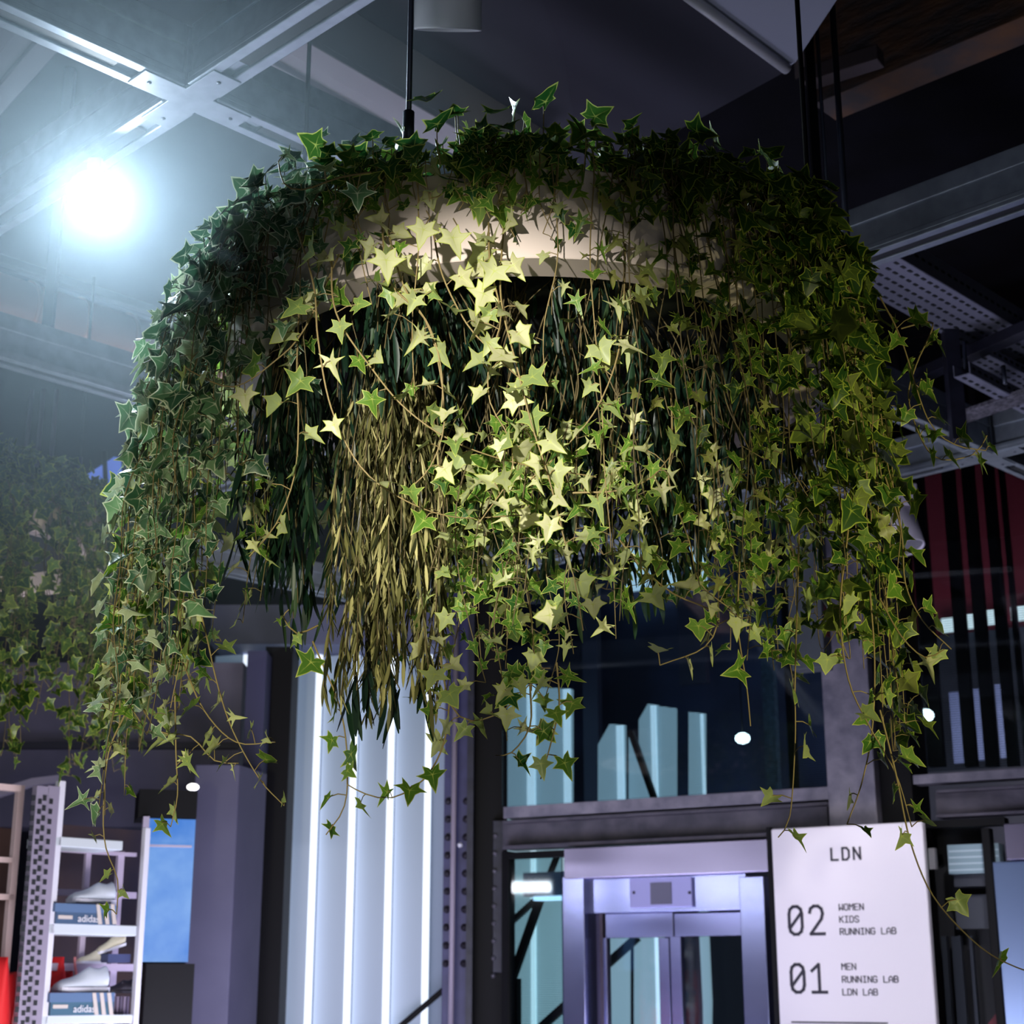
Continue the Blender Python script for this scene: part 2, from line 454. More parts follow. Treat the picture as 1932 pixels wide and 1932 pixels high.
for x, lb in ((60, 'leftmost'), (82, 'middle'), (108, 'rightmost')):
    mb = MB(); p = at_y(x, 735, 6.6); mb.tube([p, Vector((p.x - 0.0, p.y, p.z - 0.62))], 0.010, 8)
    tag(mb.build('hanging_rod', mat('hanging_rod', (110, 108, 126), 0.4, 0.4)), '%s of three thin rods hanging below the left edge beam' % lb, 'rod', 'thin rods below the left beam')

# ------------------------------------------------------------------ perforated cable trays (right)
def tray(pa, pb, z, w, label, flange=0.09):
    a, b = at_z(*pa, z), at_z(*pb, z); d = b - a; d.z = 0; L = d.length; d.normalize(); s = Vector((d.y, -d.x, 0))
    if s.x < 0: s = -s
    t = thing('cable_tray', (a + b) / 2, label, 'cable tray', 'perforated cable trays')
    mm = mat('galvanised_tray', (136, 138, 160), 0.5, 0.35)
    mb = MB()
    mb.box((a + b) / 2 - s * 0.0, L / 2, w / 2, 0.002, d, s, UZ)
    for k in (-1, 1):
        mb.box((a + b) / 2 + s * k * w / 2 + UZ * flange / 2, L / 2, 0.002, flange / 2, d, s, UZ)
    mb.build('tray_channel', mm, t)
    hb = MB(); R = random.Random(4)
    n = int(L / 0.05)
    for i in range(n):
        for j in range(int(w / 0.05)):
            q = a + d * (0.03 + i * 0.05 + (0.025 if j % 2 else 0)) + s * (-w / 2 + 0.03 + j * (w - 0.06) / max(1, int(w / 0.05) - 1)) - UZ * 0.004
            hb.box(q, 0.013, 0.006, 0.001, d, s, UZ)
        hb.box(a + d * (0.03 + i * 0.05) + s * (w / 2 + 0.0032) + UZ * flange / 2, 0.013, 0.001, 0.006, d, s, UZ)
        hb.box(a + d * (0.03 + i * 0.05) - s * (w / 2 + 0.0032) + UZ * flange / 2, 0.013, 0.001, 0.006, d, s, UZ)
    hb.build('perforation', slot, t)
    return t


tray((1640, 505), (1932, 672), 4.25, 0.26, 'wide perforated cable tray at the right edge', 0.10)
tray((1826, 665), (1980, 745), 4.18, 0.10, 'narrow perforated tray below the wide one', 0.04)
tray((1815, 708), (1990, 800), 3.98, 0.07, 'thin perforated strut near the right edge', 0.05)
mb = MB(); p = at_y(1798, 700, 6.3); mb.box(p - UZ * 0.05, 0.03, 0.03, 0.26); tag(mb.build('tray_hanger', steel), 'dark square post hanging under the perforated trays', 'hanger', None)
for (x, y0, y1, Y, lb) in ((1818, 645, 700, 6.2, 'short thin rod under the wide perforated tray'), (1893, 690, 725, 6.2, 'tiny rod under the trays nearer the right edge')):
    mb = MB(); mb.tube([at_y(x, y0, Y), Vector((at_y(x, y0, Y).x, Y, at_y(x, y1, Y).z))], 0.009, 8); tag(mb.build('tray_rod', rod_m), lb, 'rod')
b_beam('cross_rail', (1690, 748), (1800, 700), 4.1, 0.07, 0.05, steel, 'dark cross rail between the ivy and the tray posts', 'rail', (0.1, 0.6))
b_beam('cross_rail', (1800, 805), (1932, 760), 3.95, 0.12, 0.02, mat('perforated_plate', (118, 116, 128), 0.6, noise=(50, 50, 60), scale=60), 'flat speckled plate by the far right crossing', 'rail', (0, 0.6))
# suspended posts at upper right
mb = MB(); p0 = at_y(1526, 90, 4.6); mb.box((p0.x, p0.y, 4.45), 0.014, 0.014, 0.62); tag(mb.build('black_hanger', black), 'black square hanger rod at the upper right of the ivy', 'rod')
mb = MB(); mb.tube([(p0.x + 0.03, 4.6, 5.2), (p0.x + 0.03, 4.6, 3.75)], 0.006, 8); tag(mb.build('threaded_rod', rod_m), 'thin grey rod just right of the black hanger', 'rod')
mb = MB(); p0 = at_y(1579, 150, 4.6); mb.tube([(p0.x, 4.6, 4.72), (p0.x, 4.6, 3.6)], 0.010, 10); tag(mb.build('threaded_rod', rod_m), 'thicker grey rod rising from the right shoulder of the ivy', 'rod')

# ------------------------------------------------------------------ spotlights
def spotlight(c, aim, r, L, label, mm, glow):
    """c = lens centre; body runs back from it"""
    aim = Vector(aim).normalized()
    t = thing('track_spotlight', c, label, 'spotlight')
    mb = MB(); mb.lathe([(r * 0.90, -0.01), (r * 0.92, 0.0), (r, 0.0), (r, -L), (r * 0.85, -L - 0.02), (0, -L - 0.02)], c, 32, aim); mb.build('housing', mm, t)
    mb = MB(); mb.lathe([(0, -0.010), (r * 0.90, -0.010)], c, 32, aim); mb.build('lens', glow, t)
    return t, aim


lc = at_z(181, 374, 3.74)
toc = (Vector((0.2, 0.4, 1.55)) - lc).normalized()
SPOT_GLOW = mat('spot_lens', (255, 255, 255), 0.3, emit=160, emit_rgb=(232, 244, 255))
t, _ = spotlight(lc, toc, 0.076, 0.12, 'glaring white spotlight under the beam at upper left, facing the camera', mat('spot_white', (190, 195, 200), 0.4), SPOT_GLOW)
mb = MB(); mb.box(lc - toc * 0.1 + UZ * 0.11, 0.02, 0.02, 0.055); mb.build('bracket', rod_m, t)
lamp('spot_lamp', 'SPOT', lc + toc * 0.05, lc + toc, 230, (0.70, 0.88, 1.0), 0.06, 105, 0.9)

sp = at_y(1700, 1003, 7.0)
t, ax = spotlight(at_y(1713, 1034, 7.0), Vector((0.14, -0.25, -0.9)), 0.078, 0.19, 'white tilted track spotlight hanging under the right beam', mat('spot_cool_white', (196, 190, 206), 0.4), mat('dim_lens', (120, 120, 130), 0.2))
mb = MB(); PL0 = Plane((0, 7.05, 0), (1, 0)); mb.box(at_y(1692, 936, 7.0), 0.085, 0.04, 0.05); mb.build('driver_box', mat('spot_cool_white', (196, 190, 206), 0.4), t, bevel=0.006)
mb = MB(); mb.tube([at_y(1690, 958, 7.0), at_y(1690, 975, 7.02)], 0.022, 12); mb.build('hinge', black, t)

hz = bpy.data.materials.new('glare_haze'); hz.use_nodes = True  # added scatter volume imitating lens glare around the spot
hz.node_tree.nodes.remove(hz.node_tree.nodes['Principled BSDF'])
vs_ = hz.node_tree.nodes.new('ShaderNodeVolumeScatter'); vs_.inputs['Color'].default_value = (0.72, 0.88, 1, 1); vs_.inputs['Density'].default_value = 0.075; vs_.inputs['Anisotropy'].default_value = 0.35
hz.node_tree.links.new(vs_.outputs[0], hz.node_tree.nodes['Material Output'].inputs['Volume'])
mb = MB(); mb.lathe([(1.3 * math.sin(math.pi * k / 16) + 1e-4, -1.3 * math.cos(math.pi * k / 16)) for k in range(17)], lc + toc * 0.25, 24)
tag(mb.build('added_haze', hz), 'added blue haze volume for the lens glare around the bright spotlight', 'haze', kind='stuff')

# ------------------------------------------------------------------ lift facade
FU = (math.sin(math.radians(59.4)), -math.cos(math.radians(59.4)))
P0 = at_y(1260, 1700, 9.0)
FA = Plane(P0, FU)

# left riveted column (frontal)
FR = Plane((0, 9.75, 0), (1, 0))
t = thing('riveted_column', FR.pt(866, 1932), 'blue grey steel column with two rows of rivets left of the glazing', 'steel column')
mb = MB(); FR.box(mb, 836, 892, 1000, 2300, 0, 0.20); mb.build('web', mat('blue_steel', (62, 62, 104), 0.5, 0.1, noise=(52, 52, 90), scale=9), t, bevel=0.004)
mb = MB(); FR.box(mb, 880, 892, 1000, 2300, 0.10, 0.10); mb.build('flange', steel, t)
for i in range(10):
    for x in (846, 880):
        yy = 1512 + 34.0 * i; xx = x - (yy - 1512) * 0.017
        q = FR.pt(xx, yy, 0.0); rb = MB(); rb.lathe([(0.0, 0.026), (0.012, 0.022), (0.020, 0.010), (0.022, 0.0)], q, 12, FR.n)
        rb.build('rivet', mat('rivet_dark', (38, 34, 46), 0.5), t)
mb = MB(); mb.tube([FR.pt(861, 1180, 0.14), (FR.pt(861, 1180, 0.14).x - 0.012, 9.61, 0.6)], 0.016, 12)
t2 = thing('grey_conduit', FR.pt(861, 1932, 0.14), 'thin pale grey conduit running up the riveted column', 'pipe'); mb.build('pipe', mat('conduit_grey', (150, 140, 158), 0.5), t2)
mb = MB(); mb.lathe([(0, 0.02), (0.012, 0.015), (0.016, 0), (0.012, -0.01)], FR.pt(868, 1594, 0.15), 12, FR.n); mb.build('clip', white_steel, t2)
# black column between
mb = MB(); FR.box(mb, 892, 957, 950, 2300, -0.05, 0.4); tag(mb.build('black_column', black, bevel=0.004), 'black steel column between the rivets and the lift glazing', 'steel column')
t = thing('riveted_plate', FR.pt(935, 1840, 0.02), 'narrow dark plate with one row of shiny bolts beside the lift glass', 'steel plate')
mb = MB(); FR.box(mb, 930, 950, 1548, 1835, 0.02, 0.05); mb.build('plate', steel, t, bevel=0.003)
for i in range(9):
    q = FR.pt(934.5 - i * 0.5, 1577 + 33 * i, 0.025); rb = MB(); rb.lathe([(0.0, 0.018), (0.008, 0.015), (0.013, 0.006), (0.014, 0.0)], q, 12, FR.n)
    rb.build('bolt', mat('bolt_bright', (150, 146, 160), 0.3, 0.7), t)

# upper glazing
glass_blue = glass_mat('blue_glass', (0.74, 0.84, 0.90), 0.03, 26)
glass_dim = glass_mat('dim_glass', (0.72, 0.78, 0.82), 0.03, 26)
mb = MB(); FA.box(mb, 950, 1562, 700, 1503, 0, 0.012); w1 = struct('window_1', mb, glass_blue)
mb = MB(); FA.box(mb, 950, 1566, 1503, 1526, 0.05, 0.12); tag(mb.build('glazing_sill', steel_grey, bevel=0.003), 'grey steel sill under the upper glass above the lift', 'steel rail')
mb = MB()
FA.box(mb, 948, 1562, 1530, 1536, 0.06, 0.16); FA.box(mb, 948, 1562, 1536, 1580, -0.02, 0.05); FA.box(mb, 948, 1562, 1580, 1588, 0.06, 0.16)
tag(mb.build('channel_beam', mat('channel_steel', (84, 80, 92), 0.5, 0.2, noise=(62, 60, 72), bump=0.3, scale=9), bevel=0.003), 'dark steel channel beam across the top of the lift', 'steel beam')
mb = MB(); FA.box(mb, 952, 1066, 1606, 1618, 0.02, 0.08); FA.box(mb, 946, 958, 1606, 2300, 0.02, 0.08); tag(mb.build('glass_frame', black), 'black frame around the narrow glass pane left of the lift', 'window frame')
mb = MB(); FA.box(mb, 958, 1062, 1618, 2300, 0, 0.012); struct('window_2', mb, glass_mat('side_glass', (0.80, 0.93, 0.95), 0.02, 26))

# lift entrance
t = thing('lift_entrance', FA.pt(1260, 1932), 'brushed steel lift entrance with glazed double doors', 'lift')
mb = MB(); FA.box(mb, 1064, 1456, 1592, 1651, 0.10, 0.15); mb.build('top_panel', mat('warm_stainless', (160, 152, 180), 0.24, 0.8), t, bevel=0.003)
mb = MB(); FA.box(mb, 1064, 1106, 1653, 2400, 0.08, 0.2); FA.box(mb, 1408, 1456, 1653, 2400, 0.08, 0.2); mb.build('door_jamb', stainless, t, bevel=0.004)
mb = MB(); FA.box(mb, 1106, 1408, 1653, 1720, 0.02, 0.12); mb.build('header', stainless, t, bevel=0.004)
mb = MB(); FA.box(mb, 1188, 1305, 1656, 1712, 0.045, 0.025); ip = mb.build('indicator_panel', mat('indicator_plate', (170, 168, 222), 0.35, 0.5), t, bevel=0.003)
mb = MB(); FA.box(mb, 1227, 1266, 1665, 1706, 0.052, 0.008); mb.build('floor_display', mat('display_grey', (96, 94, 118), 0.3), ip)
for x in (1196, 1301):
    mb = MB(); mb.lathe([(0, 0.006), (0.008, 0.004), (0.009, 0)], FA.pt(x, 1684, 0.045), 10, FA.n); mb.build('screw', ink, ip)
mb = MB(); FA.box(mb, 1104, 1142, 1722, 2400, -0.10, 0.05); mb.build('reveal', mat('brown_reveal', (92, 82, 92), 0.4, 0.5), t)
lift_door_m = mat('door_stainless', (142, 144, 188), 0.18, 0.85, noise=(136, 138, 182), scale=3, stretch=(1, 1, 6))


def lift_door(x0, x1, wx0, wx1, wy):
    mb = MB(); FA.box(mb, x0, x1, 1722, wy, -0.04, 0.05); FA.box(mb, x0, wx0, wy, 2400, -0.04, 0.05); FA.box(mb, wx1, x1, wy, 2400, -0.04, 0.05)
    d = mb.build('door', lift_door_m, t, bevel=0.003)
    g = MB(); FA.box(g, wx0, wx1, wy, 2400, -0.06, 0.01); g.build('glass', glass_mat('lift_glass', (0.8, 0.86, 0.9), 0.02), d)


lift_door(1142, 1270, 1149, 1250, 1769)
lift_door(1272, 1410, 1293, 1410, 1766)

# what stands behind the glass: lit panels (in the upper glass they stand in for reflections), braces, posts
BH = Plane(P0, FU)


def glow_panel(pts, off, label, m=teal_light, strip=None):
    t = thing('glow_panel', BH.pt(*pts[-1], off), label, 'light panel', 'backlit panels inside the glazed lift shaft')
    mb = MB(); BH.poly(mb, pts, off, 0.03); mb.build('diffuser', m, t)
    if strip:
        for x, y0, y1, w in strip:
            mb = MB(); BH.box(mb, x - w / 2, x + w / 2, y0, y1, off + 0.02, 0.02); mb.build('light_strip', teal_bright, t)


glow_panel([(955, 1290), (1008, 1294), (1008, 1560), (955, 1560)], -1.2, 'glowing reflection panel in the upper glass nearest the black column', strip=[(1001, 1292, 1560, 14)])
glow_panel([(1012, 1296), (1078, 1300), (1078, 1560), (1012, 1560)], -1.2, 'second glowing reflection panel from the black column in the upper glass', strip=[(1069, 1300, 1560, 12)])
glow_panel([(1128, 1405), (1150, 1366), (1178, 1368), (1178, 1560), (1128, 1560)], -1.2, 'glowing reflection panel with a slanted top corner in the upper glass', strip=[(1170, 1368, 1560, 12)])
glow_panel([(1186, 1390), (1232, 1520), (1232, 1560), (1186, 1560)], -1.25, 'low triangular glowing reflection panel behind the diagonal brace')
glow_panel([(1205, 1358), (1222, 1328), (1240, 1330), (1240, 1560), (1205, 1430)], -1.2, 'tallest glowing reflection panel with slanted top in the upper glass', strip=[(1234, 1330, 1550, 9)])
glow_panel([(1242, 1332), (1274, 1336), (1274, 1560), (1242, 1560)], -1.2, 'glowing reflection panel just right of the tallest one')
glow_panel([(1299, 1343), (1329, 1346), (1329, 1540), (1299, 1540)], -1.2, 'rightmost narrow glowing reflection panel in the upper glass', strip=[(1326, 1346, 1540, 4)])
mb = MB(); BH.bar(mb, (1188, 1380), (1240, 1530), 0.035, -1.1, 0.04); tag(mb.build('diagonal_brace', black), 'black diagonal brace seen through the upper glass', 'brace')
glow_panel([(940, 1600), (1012, 1600), (1012, 2400), (940, 2400)], -1.0, 'backlit panel on the left in the narrow pane beside the lift', strip=[(1006, 1600, 2400, 8)])
glow_panel([(1014, 1600), (1075, 1600), (1075, 2400), (1014, 2400)], -1.0, 'backlit panel on the right in the narrow pane beside the lift')
glow_panel([(1142, 1740), (1186, 1740), (1186, 2400), (1142, 2400)], -1.9, 'backlit panel at left in the left lift door window')
glow_panel([(1196, 1740), (1252, 1740), (1252, 2400), (1196, 2400)], -1.9, 'backlit panel at right in the left lift door window', strip=[(1246, 1740, 2400, 8)])
glow_panel([(1318, 1740), (1334, 1740), (1341, 1890), (1334, 2400), (1326, 1900)], -1.9, 'thin slanted light sliver in the right lift door window')
for (a, b, w, off, lb) in (((950, 1750), (1016, 1690), 0.03, -0.6, 'thin black brace high in the pane beside the lift'),
                           ((962, 1850), (1018, 1690), 0.045, -0.55, 'long steep black brace in the pane beside the lift'),
                           ((1018, 1690), (1050, 1610), 0.025, -0.5, 'short upper black brace in the pane beside the lift'),
                           ((1005, 1950), (1066, 1895), 0.045, -0.6, 'low black brace at the bottom of the pane beside the lift'),
                           ((1140, 1822), (1200, 1768), 0.05, -1.4, 'black brace in the left lift door window')):
    mb = MB(); BH.bar(mb, a, b, w, off, 0.04); tag(mb.build('diagonal_brace', black), lb, 'brace')
mb = MB(); BH.box(mb, 957, 976, 1846, 2400, -0.58, 0.05); tag(mb.build('shaft_post', black), 'black upright post low in the pane beside the lift', 'post')
t = thing('shaft_light_box', FA.pt(1024, 1690, -0.3), 'grey light box with a bright lower edge inside the pane beside the lift', 'light fixture')
mb = MB(); FA.box(mb, 987, 1075, 1645, 1690, -0.3, 0.15); mb.build('housing', mat('fixture_grey', (66, 84, 110), 0.4, 0.3), t)
mb = MB(); FA.box(mb, 1006, 1075, 1690, 1698, -0.28, 0.1); mb.build('lamp_strip', mat('strip_blue', (210, 235, 255), 0.4, emit=1.8, emit_rgb=(190, 225, 255)), t)
# dark interior behind the upper glass and the lift
mb = MB(); FA.box(mb, 1060, 1480, 1600, 2400, -2.3, 0.05); struct('trim_1', mb, mat('shaft_wall', (24, 26, 40), 0.7))
mb = MB(); BH.box(mb, 955, 1560, 800, 1560, -2.2, 0.05); struct('trim_2', mb, mat('shaft_back', (52, 64, 100), 0.7, noise=(26, 32, 54), scale=1.5))
for (x0, x1, y0, y1, off, mm, lb) in ((1100, 1128, 1100, 1560, -1.5, mat('shaft_mullion', (58, 62, 84), 0.6), 'grey mullion behind the upper glass left of the braces'),
                                      (1280, 1330, 1130, 1290, -1.7, mat('shaft_mullion', (58, 62, 84), 0.6), 'pale grey column head high in the upper glass'),
                                      (1440, 1462, 1150, 1560, -1.3, mat('speckled_post', (60, 84, 104), 0.6, noise=(40, 56, 74), scale=30), 'speckled blue post near the right of the upper glass'),
                                      (1480, 1492, 1000, 1560, -1.0, black, 'thin black mullion near the right of the upper glass')):
    mb = MB(); BH.box(mb, x0, x1, y0, y1, off, 0.06); tag(mb.build('inner_mullion', mm), lb, 'mullion')
for (x0, x1, y0, y1, mm, lb) in ((1180, 1275, 1030, 1110, teal_bright, 'bright window patch seen low through the right of the ivy'),
                                 (1300, 1330, 1030, 1110, teal_bright, 'narrow bright window patch behind the right of the ivy')):
    mb = MB(); BH.box(mb, x0, x1, y0, y1, -2.0, 0.03); tag(mb.build('lit_window', mm), lb, 'window light')
for px, py, off, r, lb in ((1401, 1393, -0.9, 0.045, 'white globe lamp glowing in the upper glass above the lift'), ):
    q = BH.pt(px, py, off); mb = MB()
    mb.lathe([(r * math.sin(math.pi * k / 12) + 1e-4, -0.75 * r * math.cos(math.pi * k / 12)) for k in range(13)], q, 24)
    tt = thing('globe_lamp', q, lb, 'lamp'); mb.build('globe', lamp_glow, tt)
    mb = MB(); mb.tube([q + UZ * r * 0.7, Vector((q.x, q.y, 5.28))], 0.004, 6); mb.build('cord', black, tt)

# grey column, black column to its right
SG = Plane(FA.pt(1600, 1600, 0.12), FU)
mb = MB(); FA.box(mb, 1562, 1652, 700, 2300, 0.1, 0.2)
tag(mb.build('grey_column', steel_grey, bevel=0.005), 'mottled grey steel column standing behind the white sign', 'steel column')
mb = MB(); FA.box(mb, 1652, 1722, 700, 2300, 0.02, 0.3); tag(mb.build('black_column', black, bevel=0.004), 'black steel column between grey column and right hand glazing', 'steel column')
t = thing('ceiling_cabinet', FA.pt(1510, 1100, 0.5), 'tall grey cabinet panel hanging behind the right of the ivy', 'cabinet')
mb = MB(); FA.box(mb, 1486, 1548, 960, 1262, 0.5, 0.12); mb.build('body', mat('cabinet_grey', (70, 76, 84), 0.6, noise=(60, 66, 74), scale=6), t, bevel=0.004)
mb = MB(); FA.box(mb, 1549, 1556, 1090, 1200, 0.46, 0.06); mb.build('red_edge', mat('red_trim', (110, 34, 50), 0.6), t)

# right hand glazing
mb = MB(); FA.box(mb, 1720, 2100, 600, 1447, 0, 0.012); struct('window_3', mb, glass_dim)
mb = MB(); FA.box(mb, 1722, 2100, 1450, 1468, 0.05, 0.12); tag(mb.build('glazing_sill', steel_grey, bevel=0.003), 'grey steel sill under the right hand glass', 'steel rail')
mb = MB(); FA.box(mb, 1765, 2100, 1486, 1528, 0.02, 0.06); FA.box(mb, 1765, 2100, 1528, 1534, 0.08, 0.12); FA.box(mb, 1765, 2100, 1480, 1486, 0.08, 0.12)
tag(mb.build('channel_beam', mat('channel_grey', (84, 80, 94), 0.55, 0.1, noise=(66, 62, 76), bump=0.4, scale=8), bevel=0.003), 'grey steel channel beam below the right hand glass', 'steel beam')
mb = MB(); BH.box(mb, 1700, 2200, 500, 1180, -2.4, 0.05); tag(mb.build('red_wall_panel', mat('dusky_red', (124, 38, 56), 0.8)), 'dusky red wall panel inside the right hand glass', 'wall panel')
mb = MB(); BH.box(mb, 1700, 2200, 1180, 1700, -2.3, 0.05); struct('trim_3', mb, mat('inner_dark', (32, 38, 54), 0.7))
for i, (x0, x1, ya) in enumerate(((1724, 1752, 0), (1790, 1812, 0), (1828, 1850, 0), (1868, 1888, 0), (1900, 1908, 0))):
    mb = MB(); BH.box(mb, x0, x1, 700, 1447, -0.6 - 0.05 * i, 0.06)
    tag(mb.build('inner_mullion', black), '%s dark mullion inside the right hand glass' % ('first', 'second', 'third', 'fourth', 'fifth')[i] + ' counting from the black column', 'mullion')
for i, (x0, x1, y) in enumerate(((1782, 1808, 1178), (1822, 1848, 1171), (1866, 1886, 1163), (1913, 1945, 1156))):
    mb = MB(); BH.box(mb, x0 - 6, x1 + 6, y - 13, y + 13, -2.2, 0.04)
    tag(mb.build('light_strip', mat('strip_white', (230, 245, 245), 0.4, emit=1.3, emit_rgb=(214, 236, 238))), 'lit strip inside the right hand glass, %s' % ('nearest the black column', 'second from the black column', 'third from the black column', 'at the picture edge')[i], 'light strip', 'lit strips below the red panel')
q = BH.pt(1746, 1350, -0.4); mb = MB(); r = 0.045
mb.lathe([(r * math.sin(math.pi * k / 12) + 1e-4, -0.8 * r * math.cos(math.pi * k / 12)) for k in range(13)], q, 24)
tt = thing('globe_lamp', q, 'white globe lamp glowing in the right hand glass', 'lamp'); mb.build('globe', lamp_glow, tt)
mb = MB(); mb.tube([q + UZ * r * 0.7, Vector((q.x, q.y, 5.28))], 0.004, 6); mb.build('cord', black, tt)
for i, (x0, x1, y0, y1) in enumerate(((1795, 1815, 1305, 1440), (1830, 1852, 1300, 1435), (1882, 1898, 1290, 1430))):
    mb = MB(); BH.box(mb, x0, x1, y0, y1, -1.6, 0.04)
    tag(mb.build('lit_window', mat('blue_grey_glow', (70, 78, 110), 0.6, emit=0.12, emit_rgb=(120, 136, 190))), '%s tall blue grey window inside the right hand glass' % ('left', 'middle', 'right')[i], 'window light', 'tall windows behind the right hand glass')

# ------------------------------------------------------------------ sign
SGN = Plane(FA.pt(1600, 1700, 0.28), FU)
t = thing('wayfinding_sign', SGN.pt(1610, 1932), 'tall white floor directory sign with dark lettering', 'sign')
mb = MB(); SGN.box(mb, 1465, 1758, 1556, 2050, 0, 0.05); mb.build('board', sign_white, t, bevel=0.008)
GL = {'L': [[(0, 6), (0, 0), (3.6, 0)]], 'D': [[(0, 0), (0, 6), (2.4, 6), (3.6, 4.6), (3.6, 1.4), (2.4, 0), (0, 0)]],
      'N': [[(0, 0), (0, 6), (3.6, 0), (3.6, 6)]], 'W': [[(0, 6), (0, 0), (1.8, 2.6), (3.6, 0), (3.6, 6)]], 'O': [[(0.9, 0), (0, 1.2), (0, 4.8), (0.9, 6), (2.7, 6), (3.6, 4.8), (3.6, 1.2), (2.7, 0), (0.9, 0)]],
      'M': [[(0, 0), (0, 6), (1.8, 3.2), (3.6, 6), (3.6, 0)]], 'E': [[(3.6, 6), (0, 6), (0, 0), (3.6, 0)], [(0, 3), (3, 3)]],
      'K': [[(0, 0), (0, 6)], [(3.6, 6), (0, 2.6)], [(1.2, 3.7), (3.6, 0)]], 'I': [[(0.4, 6), (3.2, 6)], [(1.8, 6), (1.8, 0)], [(0.4, 0), (3.2, 0)]],
      'S': [[(3.6, 5), (2.8, 6), (0.8, 6), (0, 5), (0, 4), (3.6, 2), (3.6, 1), (2.8, 0), (0.8, 0), (0, 1)]], 'R': [[(0, 0), (0, 6), (2.8, 6), (3.6, 5), (3.6, 3.8), (2.8, 2.9), (0, 2.9)], [(1.8, 2.9), (3.6, 0)]],
      'U': [[(0, 6), (0, 1), (0.9, 0), (2.7, 0), (3.6, 1), (3.6, 6)]], 'G': [[(3.6, 5), (2.7, 6), (0.9, 6), (0, 5), (0, 1), (0.9, 0), (2.7, 0), (3.6, 1), (3.6, 2.8), (2, 2.8)]],
      'A': [[(0, 0), (0, 4.2), (1.8, 6), (3.6, 4.2), (3.6, 0)], [(0, 2.2), (3.6, 2.2)]], 'B': [[(0, 0), (0, 6), (2.6, 6), (3.4, 5), (3.4, 4), (2.6, 3.1), (0, 3.1)], [(2.6, 3.1), (3.6, 2.2), (3.6, 1), (2.8, 0), (0, 0)]],
      '0': [[(1.2, 0), (0.3, .6), (0, 1.6), (0, 4.4), (0.3, 5.4), (1.2, 6), (2.4, 6), (3.3, 5.4), (3.6, 4.4), (3.6, 1.6), (3.3, .6), (2.4, 0), (1.2, 0)], [(0.4, 1.6), (3.2, 4.4)]],
      '1': [[(0, 4.6), (2, 6), (2, 0)], [(0, 0), (4, 0)]], '2': [[(0, 4.6), (0.3, 5.5), (1.2, 6), (2.4, 6), (3.3, 5.4), (3.6, 4.4), (3.2, 3.2), (0.1, 0), (3.9, 0)]]}


def write(txt, px, py, hpx, wpx, thick, name, adv=1.5):
    """px, py = top-left pixel; hpx = cap height, wpx = glyph width, both measured on the board"""
    o0 = SGN.pt(px, py, 0.001); hz = (o0 - SGN.pt(px, py + hpx, 0.001)).z; wu = (SGN.pt(px + wpx, py, 0.001) - o0).dot(SGN.u)
    mb = MB(); x = 0
    base = o0 - UZ * hz
    for ch in txt:
        for pl in GL.get(ch, []):
            P = [base + SGN.u * (x + wu * a / 3.6) + UZ * hz * b / 6 for a, b in pl]
            for a, b in zip(P, P[1:]):
                d = (b - a).normalized(); s = d.cross(SGN.n).normalized() * thick / 2; e = d * thick * 0.35
                mb.prism([a - s - e, b - s + e, b + s + e, a + s - e], SGN.n * 0.003)
        x += wu * adv
    return mb.build(name, ink, t)


write('LDN', 1568, 1601, 22, 12, 0.010, 'heading_lettering', 1.75)
write('02', 1488, 1711, 52, 24, 0.015, 'floor_number', 1.62)
write('01', 1492, 1820, 52, 24, 0.015, 'floor_number', 1.62)
for i, (s_, x, y) in enumerate((('WOMEN', 1583, 1706), ('KIDS', 1584, 1729), ('RUNNING LAB', 1585, 1752), ('MEN', 1588, 1818), ('RUNNING LAB', 1589, 1842), ('LDN LAB', 1590, 1866))):
    write(s_, x, y, 11.5, 6.8, 0.0042, 'directory_lettering', 1.42)
mb = MB(); SGN.box(mb, 1493, 1675, 1928, 1931, 0.003, 0.004); mb.build('divider_line', ink, t)
mb = MB(); a_ = SGN.pt(1763, 1556); SGN.box(mb, 1456, 1464, 1560, 2050, -0.01, 0.04); mb.build('back_edge', black, t)

# right black door unit
t = thing('black_door_unit', FA.pt(1820, 1932), 'black framed door unit with glazed upper part right of the sign', 'door')
mb = MB(); FA.box(mb, 1738, 1896, 1545, 1560, 0.05, 0.08); FA.box(mb, 1744, 1758, 1560, 2400, 0.05, 0.08); FA.box(mb, 1884, 1900, 1560, 2400, 0.05, 0.08); mb.build('frame', black, t, bevel=0.003)
mb = MB(); FA.box(mb, 1758, 1884, 1560, 2400, -0.35, 0.05); mb.build('door_leaf', mat('door_dark', (16, 19, 28), 0.5), t)
mb = MB(); FA.box(mb, 1788, 1886, 1592, 1648, -0.05, 0.12); bx = mb.build('white_box', mat('ribbed_plastic', (150, 176, 190), 0.4, 0.2), t, bevel=0.004)
for y in (1603, 1615, 1627, 1639):
    mb = MB(); FA.box(mb, 1790, 1884, y, y + 3, -0.046, 0.004); mb.build('rib', mat('rib_light', (196, 216, 226), 0.4), bx)
mb = MB(); FA.box(mb, 1800, 1880, 1650, 1672, -0.1, 0.1); mb.build('lower_housing', mat('housing_dark', (52, 56, 68), 0.5), t)
mb = MB(); FA.box(mb, 1803, 1885, 1688, 1752, -0.2, 0.03); mb.build('grey_panel', mat('door_grey', (66, 70, 82), 0.5), t)
for x0, x1 in ((1798, 1808), (1818, 1836), (1852, 1858)):
    mb = MB(); FA.box(mb, x0, x1, 1766, 2400, -0.22, 0.04); mb.build('upright', mat('door_upright', (54, 60, 72), 0.4, 0.3), t)
mb = MB(); FA.box(mb, 1752, 1764, 1600, 1640, 0.0, 0.04); mb.build('label_strip', mat('label_grey', (150, 150, 158), 0.6), t)
